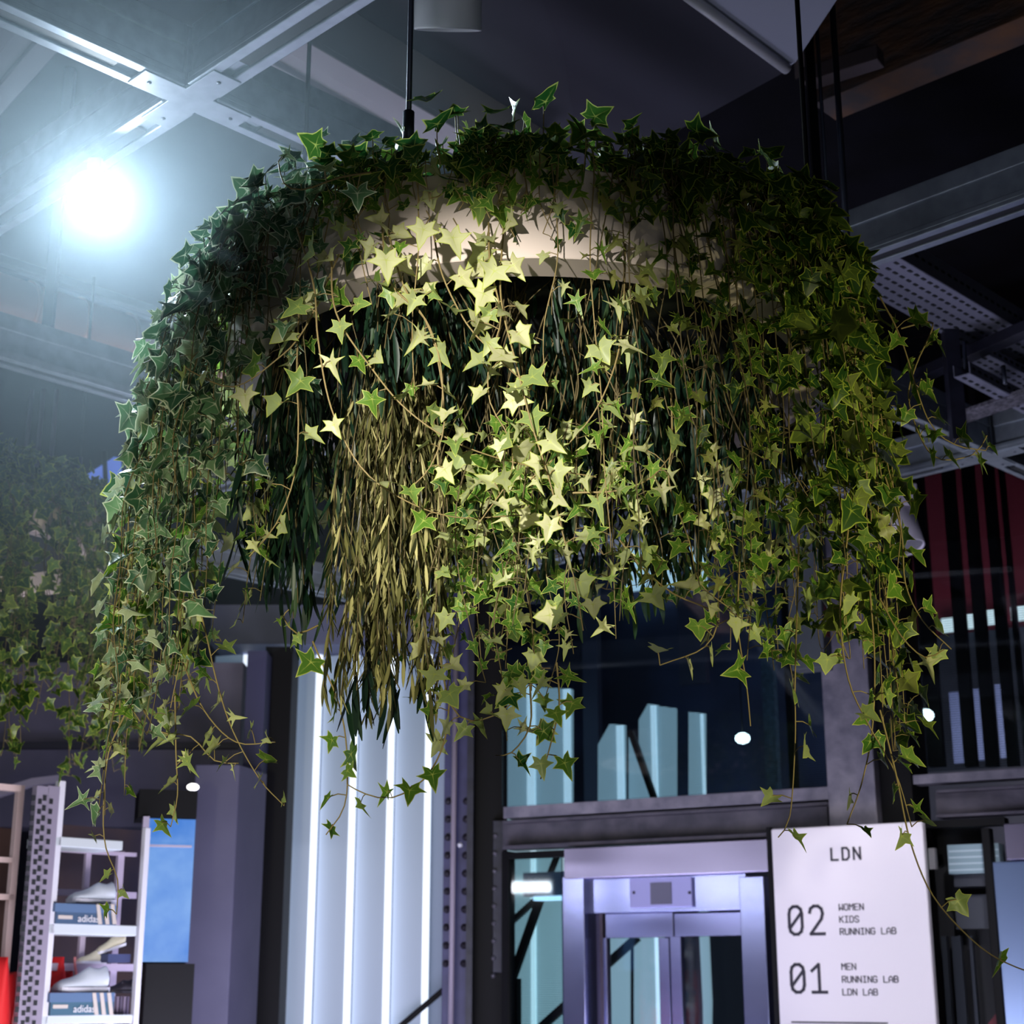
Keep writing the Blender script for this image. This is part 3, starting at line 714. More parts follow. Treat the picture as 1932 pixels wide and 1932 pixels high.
mb = MB(); FA.poly(mb, [(1864, 1932), (1884, 1905), (1890, 1990), (1850, 1990)], -0.18, 0.02); mb.build('red_corner', mat('red_trim', (110, 34, 50), 0.6), t)
t = thing('lift_surround', FA.pt(1925, 1932), 'brushed steel surround at the right edge beside the black door', 'lift')
mb = MB(); FA.box(mb, 1896, 2080, 1550, 1619, 0.12, 0.15); mb.build('top_panel', mat('warm_stainless', (160, 152, 180), 0.24, 0.8), t, bevel=0.004)
mb = MB(); FA.box(mb, 1904, 2080, 1622, 2400, 0.08, 0.2); mb.build('door_jamb', mat('blue_stainless', (130, 150, 190), 0.28, 0.85), t, bevel=0.004)

# ------------------------------------------------------------------ fluted backlit wall
FW = Plane((0, 10.6, 0), (1, 0))
t = thing('fluted_light_wall', FW.pt(690, 1932), 'tall white backlit fluted wall with bright vertical strips', 'light wall')
px0 = FW.pt(518, 1900).x; pitch = FW.pt(591, 1900).x - px0
ztop = FW.pt(690, 1238).z
for k in range(-1, 5):
    xr = px0 + pitch * k          # position of a bright right-hand edge
    mb = MB(); n = 10; pts = []
    for i in range(n + 1):
        a = i / n; x = xr - pitch * (1 - a * 0.86) + 0.0
        yy = 10.6 - 0.055 * math.sin(a * math.pi * 0.5) ** 1.5
        pts.append((x, yy))
    vs = [(x, y, 0.0) for x, y in pts] + [(x, y, ztop) for x, y in pts] + [(x, y + 0.02, 0.0) for x, y in pts] + [(x, y + 0.02, ztop) for x, y in pts]
    m = n + 1
    fs = [(i, i + 1, m + i + 1, m + i) for i in range(n)] + [(2 * m + i + 1, 2 * m + i, 3 * m + i, 3 * m + i + 1) for i in range(n)] + [(m + i, m + i + 1, 3 * m + i + 1, 3 * m + i) for i in range(n)]
    mb.add(vs, fs, True)
    mb.build('flute', flute, t)
    mb = MB(); mb.tube([(xr - pitch * 0.13, 10.565, 0.0), (xr - pitch * 0.13, 10.565, ztop)], 0.026, 16); mb.build('led_tube', flute_led, t)
mb = MB(); mb.box((px0 + pitch * 1.55, 10.72, ztop / 2), pitch * 3.2, 0.03, ztop / 2); mb.build('backing', mat('backing_grey', (150, 160, 180), 0.6), t)
mb = MB(); FW.bar(mb, (745, 1945), (836, 1868), 0.035, 0.25, 0.03); tag(mb.build('diagonal_brace', black), 'black diagonal brace across the bottom of the fluted wall', 'brace')
mb = MB(); mb.box((px0 + pitch * 1.5, 10.5, ztop + 0.14), pitch * 3.4, 0.25, 0.13); tag(mb.build('wall_soffit', mat('soffit_blue', (92, 96, 124), 0.6)), 'blue grey soffit along the top of the fluted wall', 'soffit')

# purple grey pillar and neighbours
PY = Plane((0, 8.7, 0), (1, 0))
mb = MB(); a = PY.pt(355, 1700); b = PY.pt(440, 1700); zt = PY.pt(400, 1442).z
mb.prism([(a.x, 8.7, 0), (b.x, 8.7, 0), (b.x + 0.09, 9.1, 0), (a.x, 9.1, 0)], (0, 0, zt))
tag(mb.build('square_pillar', mat('purple_grey_paint', (78, 76, 98), 0.6, noise=(70, 68, 90), scale=3), bevel=0.006), 'purple grey square pillar left of the fluted wall', 'pillar')
mb = MB(); PB = Plane((0, 9.3, 0), (1, 0)); PB.box(mb, 440, 478, 1228, 2400, 0, 0.2); tag(mb.build('blue_post', mat('navy_paint', (50, 50, 84), 0.6)), 'dark blue post hugging the right side of the purple pillar', 'post')
mb = MB(); PB.box(mb, 476, 530, 1220, 2400, -0.3, 0.3); tag(mb.build('black_column', black), 'black box filling the dark gap between pillar and fluted wall', 'steel column')  # black box standing in for the darkness of the gap
# blue screen and plinth
PS = Plane((0, 8.2, 0), (0.96, 0.28))
t = thing('blue_screen', PS.pt(320, 1815), 'glowing sky blue display screen left of the purple pillar', 'screen')
scr = bpy.data.materials.new('blue_picture'); scr.use_nodes = True
nt = scr.node_tree; b_ = nt.nodes['Principled BSDF']; tx = nt.nodes.new('ShaderNodeTexNoise'); tx.inputs['Scale'].default_value = 2.2; tx.inputs['Detail'].default_value = 5
tcn = nt.nodes.new('ShaderNodeTexCoord'); nt.links.new(tcn.outputs['Object'], tx.inputs[0])
rp = nt.nodes.new('ShaderNodeValToRGB'); rp.color_ramp.elements[0].color = (*lin((40, 120, 215)), 1); rp.color_ramp.elements[1].color = (*lin((150, 196, 250)), 1)
rp.color_ramp.elements[0].position = 0.35; rp.color_ramp.elements[1].position = 0.68
nt.links.new(tx.outputs['Fac'], rp.inputs[0]); nt.links.new(rp.outputs[0], b_.inputs['Emission Color']); b_.inputs['Emission Strength'].default_value = 0.85
b_.inputs['Base Color'].default_value = (0.01, 0.02, 0.05, 1)
mb = MB(); PS.box(mb, 272, 362, 1545, 1815, 0.0, 0.02); mb.build('display_face', scr, t)
mb = MB(); PS.box(mb, 262, 274, 1540, 1818, 0.02, 0.08); PS.box(mb, 272, 362, 1594, 1598, 0.03, 0.015); mb.build('side_frame', mat('frame_mauve', (170, 160, 180), 0.5), t)
mb = MB(); PS.box(mb, 258, 352, 1818, 2400, 0.02, 0.3); tag(mb.build('black_plinth', black), 'black plinth under the blue screen', 'plinth')
mb = MB(); PS.box(mb, 262, 372, 1490, 1543, 0.0, 0.3); tag(mb.build('black_header', black), 'black header box above the blue screen', 'header')

# ------------------------------------------------------------------ shelving with shoes (left)
SH = Plane(at_y(170, 1754, 7.1), (GA.x, GA.y))
t = thing('shelf_unit', SH.pt(170, 1932), 'white steel shelving unit holding shoes at lower left', 'shelf')
mb = MB(); SH.box(mb, 84, 97, 1470, 2200, 0.0, 0.035); SH.box(mb, 255, 265, 1560, 2200, 0.0, 0.03); mb.build('upright', white_steel, t, bevel=0.003)
for (y0, y1, x0, x1) in ((1582, 1600, 100, 232), (1744, 1764, 88, 258), (1915, 1932, 76, 250)):
    mb = MB(); SH.box(mb, x0, x1, y0, y1, 0.0, 0.22); mb.build('shelf_board', mat('shelf_white', (198, 206, 212), 0.45), t, bevel=0.003)
mb = MB()
for (x0, x1, y0, y1) in ((98, 258, 1680, 1692), (92, 255, 1818, 1832), (98, 258, 1604, 1611)):
    SH.box(mb, x0, x1, y0, y1, -0.25, 0.02)
for (x0, x1) in ((142, 152), (204, 216)):
    SH.box(mb, x0, x1, 1604, 2200, -0.26, 0.02)
mb.build('back_grid', mat('grid_mauve', (176, 164, 184), 0.5), t)
mb = MB(); SH.box(mb, 90, 262, 1560, 2200, -0.75, 0.03); tag(mb.build('back_board', mat('back_brown', (84, 66, 64), 0.7, noise=(40, 44, 66), scale=1.6)), 'brown and navy board behind the shoe shelves', 'wall panel')
# perforated posts
t = thing('perforated_post', SH.pt(60, 1932), 'pair of grey perforated steel uprights in front of the shelves', 'post')
for x in (53, 74):
    mb = MB(); SH.box(mb, x - 12, x + 12, 1480, 2200, 0.06, 0.04); mb.build('channel', mat('post_mauve', (150, 142, 164), 0.5, 0.2), t, bevel=0.002)
    hb = MB()
    for k in range(26):
        y = 1500 + k * 19; xx = x - (y - 1706) * 0.078
        SH.box(hb, xx - 9, xx - 2, y, y + 11, 0.062, 0.003); SH.box(hb, xx + 3, xx + 10, y + 7, y + 17, 0.062, 0.003)
    hb.build('slot_row', slot, t)
# left unit, partly seen
t = thing('shelf_unit', SH.pt(10, 1932, 0.0), 'cream framed shelving at the left edge behind the perforated uprights', 'shelf')
mb = MB(); SH.box(mb, 18, 30, 1480, 1900, -0.15, 0.03); SH.box(mb, -40, 28, 1616, 1626, -0.15, 0.03); SH.box(mb, -40, 26, 1686, 1697, -0.15, 0.03); SH.box(mb, -40, 40, 1478, 1490, -0.1, 0.03); mb.build('frame', mat('frame_cream', (214, 190, 190), 0.5), t)
mb = MB(); SH.box(mb, -60, 24, 1560, 1900, -0.5, 0.02); mb.build('back_panel', mat('panel_brown', (88, 62, 50), 0.7), t)
PK = Plane((0, 9.6, 0), (1, 0))
mb = MB(); PK.box(mb, -120, 452, 1250, 1560, 0, 0.3); tag(mb.build('bulkhead', mat('bulkhead_grey', (104, 100, 122), 0.7, noise=(84, 82, 102), scale=2)), 'wide purple grey bulkhead above the shelving at lower left', 'bulkhead')
mb = MB(); PK.box(mb, -120, 452, 1400, 1412, 0.06, 0.06); tag(mb.build('ledge', mat('ledge_dark', (40, 40, 54), 0.6)), 'thin dark ledge across the purple grey bulkhead', 'ledge')
mb = MB(); PK.poly(mb, [(-60, 1506), (60, 1468), (110, 1462), (110, 1475), (60, 1482), (-60, 1522)], 0.5, 0.05); tag(mb.build('light_rail', mat('rail_mauve', (190, 180, 200), 0.5)), 'pale slanting rail above the shelves at the left edge', 'rail')


def shoe_box(x0, x1, y0, y1, label, col, off=0.02):
    t = thing('shoe_box', SH.pt((x0 + x1) / 2, y1, off), label, 'box', 'striped shoe boxes on the white shelves')
    ys = y0 + (y1 - y0) * 0.42
    mb = MB(); SH.box(mb, x0 + 2, x1 - 2, ys - 2, y1, off - 0.004, 0.2); mb.build('carton', col, t)
    mb = MB(); SH.box(mb, x0, x1, y0, ys, off, 0.21); mb.build('lid', mat('lid_blue', (84, 110, 146), 0.6), t)
    wd = x1 - x0
    for k in range(3):
        xa = x0 + wd * (0.66 + 0.115 * k)
        mb = MB(); SH.poly(mb, [(xa, y0), (xa + wd * 0.055, y0), (xa + wd * 0.095, y1), (xa + wd * 0.035, y1)], off + 0.003, 0.004); mb.build('stripe', mat('stripe_cream', (196, 186, 180), 0.6), t)
    cu = bpy.data.curves.new('lettering', 'FONT'); cu.body = 'adidas'; cu.size = 0.042; cu.extrude = 0.0006
    cu.materials.append(mat('label_white', (220, 220, 226), 0.6))
    fo = bpy.data.objects.new('font_source', cu); me_ = bpy.data.meshes.new_from_object(fo); bpy.data.objects.remove(fo)
    o = bpy.data.objects.new('lettering', me_); COL.objects.link(o); o.parent = t
    q = SH.pt(x0 + wd * 0.36, y1 - 5, off + 0.001); M = Matrix((tuple(SH.u), (0, 0, 1), tuple(SH.n))).transposed().to_4x4()
    o.matrix_local = Matrix.Translation(q - Vector(t.location)) @ M
    mb = MB(); SH.box(mb, x0 + wd * 0.05, x0 + wd * 0.28, ys + 5, ys + 12, off - 0.002, 0.003); mb.build('size_label', mat('stripe_cream', (196, 186, 180), 0.6), t)


shoe_box(104, 222, 1706, 1744, 'blue striped shoe box on the upper white shelf', mat('carton_blue', (64, 88, 118), 0.6))
shoe_box(94, 216, 1873, 1915, 'teal striped shoe box on the lower white shelf', mat('carton_teal', (62, 98, 120), 0.6))


def shoe(c, u, L, label, m, group=None, sole=None):
    """a trainer: toe towards -u"""
    u = Vector(u).normalized(); w = Vector((-u.y, u.x, 0))
    t = thing('trainer', c, label, 'shoe', group)
    prof = [(0.0, .20, .06, .20), (.03, .34, .04, .32), (.12, .42, .03, .42), (.26, .44, .03, .48), (.40, .40, .03, .58), (.54, .35, .03, .74), (.64, .32, .03, .84), (.72, .32, .03, .80), (.84, .34, .03, .78), (.95, .32, .03, .88), (1.0, .24, .06, .84)]
    H = L * 0.52
    mb = MB(); vs = []; n = 12
    for (s, ww, zb, zt) in prof:
        for j in range(n):
            a = 2 * math.pi * j / n
            zz = (zb + zt) / 2 + (zt - zb) / 2 * math.sin(a); k = math.cos(a) * (1 - 0.45 * max(0, math.sin(a)))
            vs.append(c + u * L * (s - 0.5) + w * L * ww * 0.5 * k + UZ * H * zz)
    m_n = len(prof)
    fs = [(i * n + j, i * n + (j + 1) % n, (i + 1) * n + (j + 1) % n, (i + 1) * n + j) for i in range(m_n - 1) for j in range(n)] + [tuple(range(n))[::-1], tuple(range((m_n - 1) * n, m_n * n))]
    mb.add(vs, fs, True); mb.build('upper', m, t)
    mb = MB(); out = []
    for (s, ww, zb, zt) in prof: out.append((s, ww * 0.56))
    ring = [c + u * L * (s - 0.5) * 1.02 + w * L * k for s, k in out] + [c + u * L * (s - 0.5) * 1.02 - w * L * k for s, k in out[::-1]]
    mb.prism(ring, UZ * H * 0.16); mb.build('sole', sole or white_steel, t)
    mb = MB()
    for k in range(4):
        p = c + u * L * (-0.12 + 0.055 * k) + UZ * H * (0.44 + 0.065 * k); mb.tube([p - w * L * 0.08, p + UZ * L * 0.012, p + w * L * 0.08], L * 0.012, 6)
    mb.build('laces', white_steel, t)


sw = mat('shoe_white', (206, 214, 226), 0.6); sc2 = mat('shoe_cream', (206, 200, 176), 0.7)
shoe(SH.pt(172, 1705, -0.06), SH.u, 0.21, 'pale grey trainer on top of the upper blue shoe box', sw)
shoe(SH.pt(152, 1872, -0.06), SH.u, 0.24, 'white trainer on top of the lower teal shoe box', sw)
shoe(SH.pt(172, 1818, -0.20), SH.u, 0.13, 'cream trainer on the back rail between the shelves', sc2)
shoe(SH.pt(208, 1792, -0.20), (SH.u + UZ * 0.3), 0.14, 'tilted cream trainer leaning above the other cream trainer', sc2)
shoe(SH.pt(225, 1874, -0.12), SH.u, 0.13, 'black trainer beside the lower teal shoe box', mat('shoe_black', (34, 30, 40), 0.6), sole=mat('shoe_black', (34, 30, 40), 0.6))
mb = MB(); SH.box(mb, 204, 246, 1800, 1816, -0.12, 0.12); tag(mb.build('shoe_box', mat('carton_navy', (58, 66, 104), 0.6)), 'plain navy shoe box under the tilted cream trainer', 'box')
for k in range(6):
    mb = MB(); SH.box(mb, 207 + 6.5 * k, 211 + 6.5 * k, 1880, 1914, -0.06, 0.12)
    tag(mb.build('stock_card', mat('card_%d' % (k % 2), ((120, 108, 130), (88, 78, 100))[k % 2], 0.6)), 'upright mauve card in the row right of the teal shoe box', 'card', 'upright cards beside the teal shoe box')


def jacket(P, label, w, h, seed):
    R = random.Random(seed); mb = MB(); n = 28; m = 14; vs = []
    for i in range(m + 1):
        a = i / m; sw_ = w * (0.35 + 0.65 * min(1, a * 3.2) ** 0.6) * (1 + 0.05 * math.sin(a * 9))
        for j in range(n):
            th = 2 * math.pi * j / n
            rr = 1 + 0.07 * math.sin(th * 5 + a * 4) + 0.04 * math.sin(th * 9 - a * 7)
            vs.append(P + SH.u * math.cos(th) * sw_ * 0.5 * rr + SH.n * math.sin(th) * 0.11 * rr + UZ * (-h * a))
    fs = [(i * n + j, (i + 1) * n + j, (i + 1) * n + (j + 1) % n, i * n + (j + 1) % n) for i in range(m) for j in range(n)] + [tuple(range(n))]
    mb.add(vs, fs, True)
    t = thing('red_jacket', P, label, 'clothing'); red = mat('red_cloth', (214, 26, 34), 0.7)
    mb.build('jacket_body', red, t)
    for k in (-1, 1):
        mb = MB(); mb.tube([P + SH.u * k * w * 0.36 - UZ * 0.07, P + SH.u * k * w * 0.56 - UZ * 0.2, P + SH.u * k * w * 0.6 - UZ * 0.42, P + SH.u * k * w * 0.55 - UZ * 0.62], 0.055, 12, 0.04); mb.build('sleeve', red, t)
    mb = MB(); mb.tube([P + SH.u * k2 * 0.05 + SH.n * 0.125 - UZ * 0.04 * i for i, k2 in enumerate((1.0, 1.1, 1.3, 1.4, 1.2, 1.0, 0.9, 0.9, 0.9, 0.9))], 0.006, 6); mb.build('drawstring', mat('cord_pink', (236, 150, 150), 0.6), t)


jacket(SH.pt(-12, 1806, -0.12), 'red hooded jacket at the bottom left corner', 0.16, 0.8, 1)
jacket(SH.pt(94, 1806, -0.35), 'red garment showing between the white upright and shoe boxes', 0.16, 0.6, 2)

# blue lit strip far left, globe
t = thing('blue_shop_window', at_y(225, 880, 11), 'patch of bright blue window light behind the left ivy', 'window light')
mb = MB(); PBW = Plane((0, 11, 0), (1, 0.1)); PBW.poly(mb, [(150, 905), (215, 862), (300, 868), (300, 905), (240, 925), (160, 915)], 0, 0.03)
mb.build('lit_pane', mat('blue_glow', (90, 120, 220), 0.5, emit=0.5, emit_rgb=(110, 140, 240)), t)
for x in (196, 232, 262, 285):
    mb = MB(); PBW.bar(mb, (x, 850), (x + 4, 930), 0.03, 0.05, 0.03); mb.build('glazing_bar', black, t)
q = at_y(364, 1485, 8.0); mb = MB(); mb.lathe([(0.03 * math.sin(math.pi * k / 10) + 1e-4, -0.018 * math.cos(math.pi * k / 10)) for k in range(11)], q, 20)
tag(mb.build('small_spotlight', mat('small_glow', (255, 255, 255), 0.3, emit=3)), 'tiny white lamp at the top of the purple pillar', 'lamp')

# ------------------------------------------------------------------ the ring planter
RC = Vector((0.043, 3.6, 0)); RR = 0.715; ZB = 2.968; ZT = 3.165


def ring_planter(C, zb, label, full=True):
    t = thing('ring_planter', (C.x, C.y, zb), label, 'planter')
    h = ZT - ZB; c = Vector((C.x, C.y, zb))
    mb = MB()
    prof = [(RR - 0.088, 0.10), (RR - 0.088, 0.002), (RR - 0.086, 0.0), (RR - 0.002, 0.0), (RR, 0.002), (RR, h - 0.004), (RR - 0.004, h), (RR - 0.02, h), (RR - 0.024, h - 0.004), (RR - 0.024, h - 0.05)]
    for p0, p1 in zip(prof, prof[1:]): mb.lathe([p0, p1], c, 160)
    mb.build('outer_shell', cream, t)
    mb = MB(); mb.lathe([(0.0, 0.085), (RR - 0.09, 0.085), (RR - 0.026, h - 0.05), (0.0, h - 0.045)], c, 96); mb.build('inner_tray', soil, t)
    for k, (a, ztop) in enumerate(((-112, 4.5), (-21, 4.5), (152, 4.5))):
        ra = math.radians(a); q = c + Vector((math.cos(ra), math.sin(ra), 0)) * (RR - 0.03)
        mb = MB(); mb.tube([q + UZ * (h - 0.05), Vector((q.x, q.y, ztop))], 0.006, 10)
        rd = mb.build('suspension_rod', rod_m if k == 0 else black, t)
        mb = MB(); mb.tube([q + UZ * (h + 0.10), q + UZ * (h + 0.17)], 0.012, 12); mb.build('coupler', rod_m, rd)
    return t


ring_planter(RC, ZB, 'large white ring planter hung from rods, overgrown with ivy')

# ------------------------------------------------------------------ leaves
def ivy_template(narrow=0.0):
    out = [(0, -0.10), (0.16, -0.26), (0.46, -0.40), (0.40, -0.06), (0.44, 0.02), (0.84, 0.20), (0.50, 0.30), (0.27, 0.42), (0.20, 0.68), (0, 1.12)]
    wide = [(0, -0.04), (0.13, -0.24), (0.50, -0.36), (0.47, -0.12), (0.55, 0.00), (0.88, 0.20), (0.56, 0.32), (0.38, 0.46), (0.26, 0.72), (0, 1.10)]
    slim = [(0, -0.10), (0.10, -0.22), (0.40, -0.50), (0.26, -0.08), (0.30, 0.00), (0.82, 0.06), (0.34, 0.18), (0.17, 0.30), (0.13, 0.66), (0, 1.25)]
    src = {0: out, 1: wide, 2: slim}[narrow]
    right = src; left = [(-x, y) for x, y in src[1:-1]][::-1]
    o = right + left; n = len(o); c = (0, 0.12)
    V = []; E = []
    for x, y in o: V.append((x, y)); E.append(1.0)
    far = [math.hypot(x - c[0], y - c[1]) for x, y in o]
    tipv = [far[i] > far[i - 1] and far[i] > far[(i + 1) % n] for i in range(n)]
    for (x, y), tp in zip(o, tipv): V.append((c[0] + (x - c[0]) * 0.84, c[1] + (y - c[1]) * 0.84)); E.append(0.42 if tp else 0.2)
    for (x, y), tp in zip(o, tipv): V.append((c[0] + (x - c[0]) * 0.40, c[1] + (y - c[1]) * 0.40)); E.append(0.52 if tp else 0.0)
    V.append(c); E.append(0.75)
    Fc = [(i, (i + 1) % n, n + (i + 1) % n, n + i) for i in range(n)] + [(n + i, n + (i + 1) % n, 2 * n + (i + 1) % n, 2 * n + i) for i in range(n)] + [(2 * n + i, 2 * n + (i + 1) % n, 3 * n) for i in range(n)]
    V3 = [(x, y, 0) for x, y in V]
    return np.array(V3, float), Fc, np.array(E)


def willow_template():
    V = []; E = []; m = 7
    for i in range(m):
        a = i / (m - 1); w = 0.062 * math.sin(math.pi * min(1, a * 0.93 + 0.05)) ** 0.8 + 0.004
        V += [(-w, a, 0), (0, a, 0), (w, a, 0)]; E += [0.6, 0.0, 0.6]
    Fc = []
    for i in range(m - 1):
        k = 3 * i; Fc += [(k, k + 1, k + 4, k + 3), (k + 1, k + 2, k + 5, k + 4)]
    return np.array(V, float), Fc, np.array(E)


TPL = {'star': ivy_template(0), 'wide': ivy_template(1), 'slim': ivy_template(2), 'willow': willow_template()}


class Leaves:
    def __init__(self, seed=0): self.items = []; self.R = random.Random(seed)

    def add(self, kind, pos, tip, nrm, size, shade=None):
        self.items.append((kind, pos, tip, nrm, size, self.R.random() if shade is None else shade, self.R.uniform(0.0, 1.0), self.R.uniform(-1, 1)))

    def build(self, name, m, parent):
        Vs = []; Fs = []; Es = []; Ss = []; k = 0; w0 = np.array(WORLD_ORG[parent.name])
        for kind, pos, tip, nrm, size, shade, fold, curl in self.items:
            V, Fc, E = TPL[kind]
            t = np.array(tip, float); t /= np.linalg.norm(t) + 1e-9
            n = np.array(nrm, float); n -= t * n.dot(t); ln = np.linalg.norm(n)
            if ln < 1e-3: n = np.cross(t, (0.3, 0.5, 0.8)); ln = np.linalg.norm(n)
            n /= ln; x = np.cross(t, n)
            v = V.copy()
            if kind == 'willow':
                v[:, 2] = 0.10 * curl * v[:, 1] ** 2 + np.abs(v[:, 0]) * 0.5 * fold; v[:, 0] += 0.14 * curl * v[:, 1] ** 2
            else:
                v[:, 2] = np.abs(v[:, 0]) * (0.10 + 0.38 * fold) - 0.22 * (v[:, 1] ** 2) * (0.3 + 0.5 * curl) + 0.06 * np.sin(v[:, 0] * 6 + curl * 5)
                v[:, 0] *= 0.85 + 0.25 * abs(curl)
            W = np.array(pos) + (v[:, 0:1] * x + v[:, 1:2] * t + v[:, 2:3] * n) * size - w0
            Vs.append(W); Fs += [tuple(i + k for i in f) for f in Fc]; Es.append(E); Ss.append(np.full(len(E), shade)); k += len(E)
        if not Vs: return None
        V = np.vstack(Vs); me = bpy.data.meshes.new(name); me.from_pydata(V.tolist(), [], Fs); me.update()
        me.polygons.foreach_set('use_smooth', [True] * len(Fs))
        for nm, dat in (('edge', np.concatenate(Es)), ('shade', np.concatenate(Ss))):
            at = me.attributes.new(nm, 'FLOAT', 'POINT'); at.data.foreach_set('value', dat.astype(np.float32))
        me.materials.append(m); o = bpy.data.objects.new(name, me); COL.objects.link(o); o.parent = parent
        WORLD_ORG[o.name] = Vector(w0)
        return o


def spline(P, step=0.02):
    P = [Vector(p) for p in P]; out = []
    Q = [P[0] * 2 - P[1]] + P + [P[-1] * 2 - P[-2]]
    for i in range(1, len(Q) - 2):
        p0, p1, p2, p3 = Q[i - 1:i + 3]; n = max(2, int((p2 - p1).length / step))
        for k in range(n):
            t = k / n
            out.append(0.5 * ((2 * p1) + (p2 - p0) * t + (2 * p0 - 5 * p1 + 4 * p2 - p3) * t * t + (3 * p1 - p0 - 3 * p2 + p3) * t ** 3))
    out.append(P[-1]); return out


def dress(path, lv, sb, R, C, spacing=0.036, smin=0.030, smax=0.047, kind='star', r=0.0018, shade=(0, 1), start=0.0, pet=1.0):
    """stem tube plus petioles and leaves along a path; C = point the leaves turn away from"""
    sb.tube(path, r, 5, r * 0.6, caps=False)
    acc = 0; nxt = start + R.uniform(0, spacing); total = sum((b - a).length for a, b in zip(path, path[1:])); az = R.uniform(0, 6.28)
    for a, b in zip(path, path[1:]):
        acc += (b - a).length
        if acc >= nxt:
            nxt = acc + spacing * R.uniform(0.55, 1.5)
            d = (b - a).normalized(); az += 2.4 + R.uniform(-0.6, 0.6)
            s = d.orthogonal().normalized(); s2 = d.cross(s)
            side = (s * math.cos(az) + s2 * math.sin(az)); outw = Vector((b.x - C.x, b.y - C.y, 0))
            if outw.length > 1e-3: outw.normalize()
            side = (side + outw * 0.45).normalized()
            pl = R.uniform(0.012, 0.042) * pet
            e = b + side * pl + UZ * R.uniform(-0.008, 0.012)
            m = (b + e) / 2 + UZ * 0.004
            sb.tube([b, m, e], r * 0.55, 4, caps=False)
            taper = 1 - 0.22 * (acc / total) ** 3
            size = R.uniform(smin, smax) * taper
            tip = side * R.uniform(0.1, 0.9) + Vector((R.uniform(-.5, .5), R.uniform(-.5, .5), -R.uniform(0.2, 1.1)))
            nrm = outw * 0.9 + UZ * R.uniform(-0.2, 0.7) + Vector((R.uniform(-.7, .7), R.uniform(-.7, .7), 0))
            kd = kind if R.random() < 0.75 else R.choice(('star', 'wide', 'slim'))
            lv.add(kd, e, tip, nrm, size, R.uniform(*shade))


# bottom envelope of the ivy as it hangs, by direction around the ring (degrees: 0 right, 90 far, 180 left, 270 front)
ENV = [(-200, 1150), (150, 1200), (215, 1560), (300, 1500), (420, 1400), (480, 1180), (560, 1120), (620, 1000), (720, 980), (830, 1080), (900, 1180), (1000, 1280), (1080, 1180), (1150, 1100), (1300, 1150), (1420, 1260), (1500, 1300), (1600, 1380), (1700, 1450), (1760, 1100), (2400, 1000)]


def env(x):
    for (a, ya), (b, yb) in zip(ENV, ENV[1:]):
        if a <= x <= b: return ya + (yb - ya) * (x - a) / (b - a)
    return 1100


SECT = {}
SLAB = {
    0: 'ivy plant at the right end of the ring, long vines beside the perforated tray',
    1: 'ivy plant at the far right of the ring, in front of the tall grey cabinet',
    2: 'ivy plant on the far right rim, hanging above the grey column',
    3: 'ivy plant on the far rim, hanging above the lift glazing',
    4: 'ivy plant on the far middle rim, above the lit shaft panels',
    5: 'ivy plant on the far rim, hanging above the black column',
    6: 'ivy plant on the far left rim, behind the pale narrow leaved plant',
    7: 'ivy plant at the far left of the ring, above the purple pillar',
    8: 'ivy plant at the left end of the ring, vines hanging to the blue screen',
    9: 'misty ivy plant on the near left of the ring, closest to the glaring spotlight',
    10: 'ivy plant on the near left shoulder of the ring, below the beam crossing',
    11: 'ivy plant left of the front middle, partly baring the white band',
    12: 'sparse sunlit ivy plant at the front middle of the white ring',
    13: 'dark ivy plant right of the front middle with glossy leaves',
    14: 'dark dense ivy plant on the near right shoulder of the ring',
    15: 'ivy plant on the near right of the ring, below the hanging rods'}


def sector(C, th, store, names, zt, group):
    k = int(round((math.degrees(th) % 360) / 22.5)) % 16
    if k not in store:
        a = math.radians(k * 22.5); loc = Vector((C.x + math.cos(a) * (RR - 0.08), C.y + math.sin(a) * (RR - 0.08), zt - 0.03))
        if names.get(k) is None: return None
        store[k] = dict(root=thing('ivy_plant', loc, names[k], 'ivy', group), lv=Leaves(k + 7), sb=MB())
    return store[k]


R = random.Random(11)


def vine(C, th, zt, z_end, bulge, lateral, store, names, group, R, **kw):
    s = sector(C, th, store, names, zt, group)
    if s is None: return
    er = Vector((math.cos(th), math.sin(th), 0)); et = Vector((-er.y, er.x, 0)); c = Vector((C.x, C.y, 0))
    up = R.uniform(0.02, 0.09)
    P = [c + er * (RR - 0.10) + UZ * (zt - 0.04), c + er * (RR - 0.03) + UZ * (zt + up), c + er * (RR + 0.02 + bulge * 0.4) + UZ * (zt + up * 0.3 - 0.03)]
    L = (zt - 0.05) - z_end; n = max(2, int(L / 0.13)); lat = 0; ob = bulge
    for i in range(1, n + 1):
        a = i / n; lat += R.uniform(-0.022, 0.022) + lateral / n
        o = 0.02 + bulge * (0.45 + 0.55 * min(1, a * 2.2)) + R.uniform(-0.012, 0.012)
        P.append(c + er * (RR + o) + et * lat + UZ * (zt - 0.05 - L * a))
    if R.random() < 0.5 and L > 0.3:
        e = P[-1]; P.append(e + et * R.choice((-1, 1)) * R.uniform(0.03, 0.08) + UZ * R.uniform(-0.02, 0.05))
    dress(spline(P), s['lv'], s['sb'], R, C, **kw)


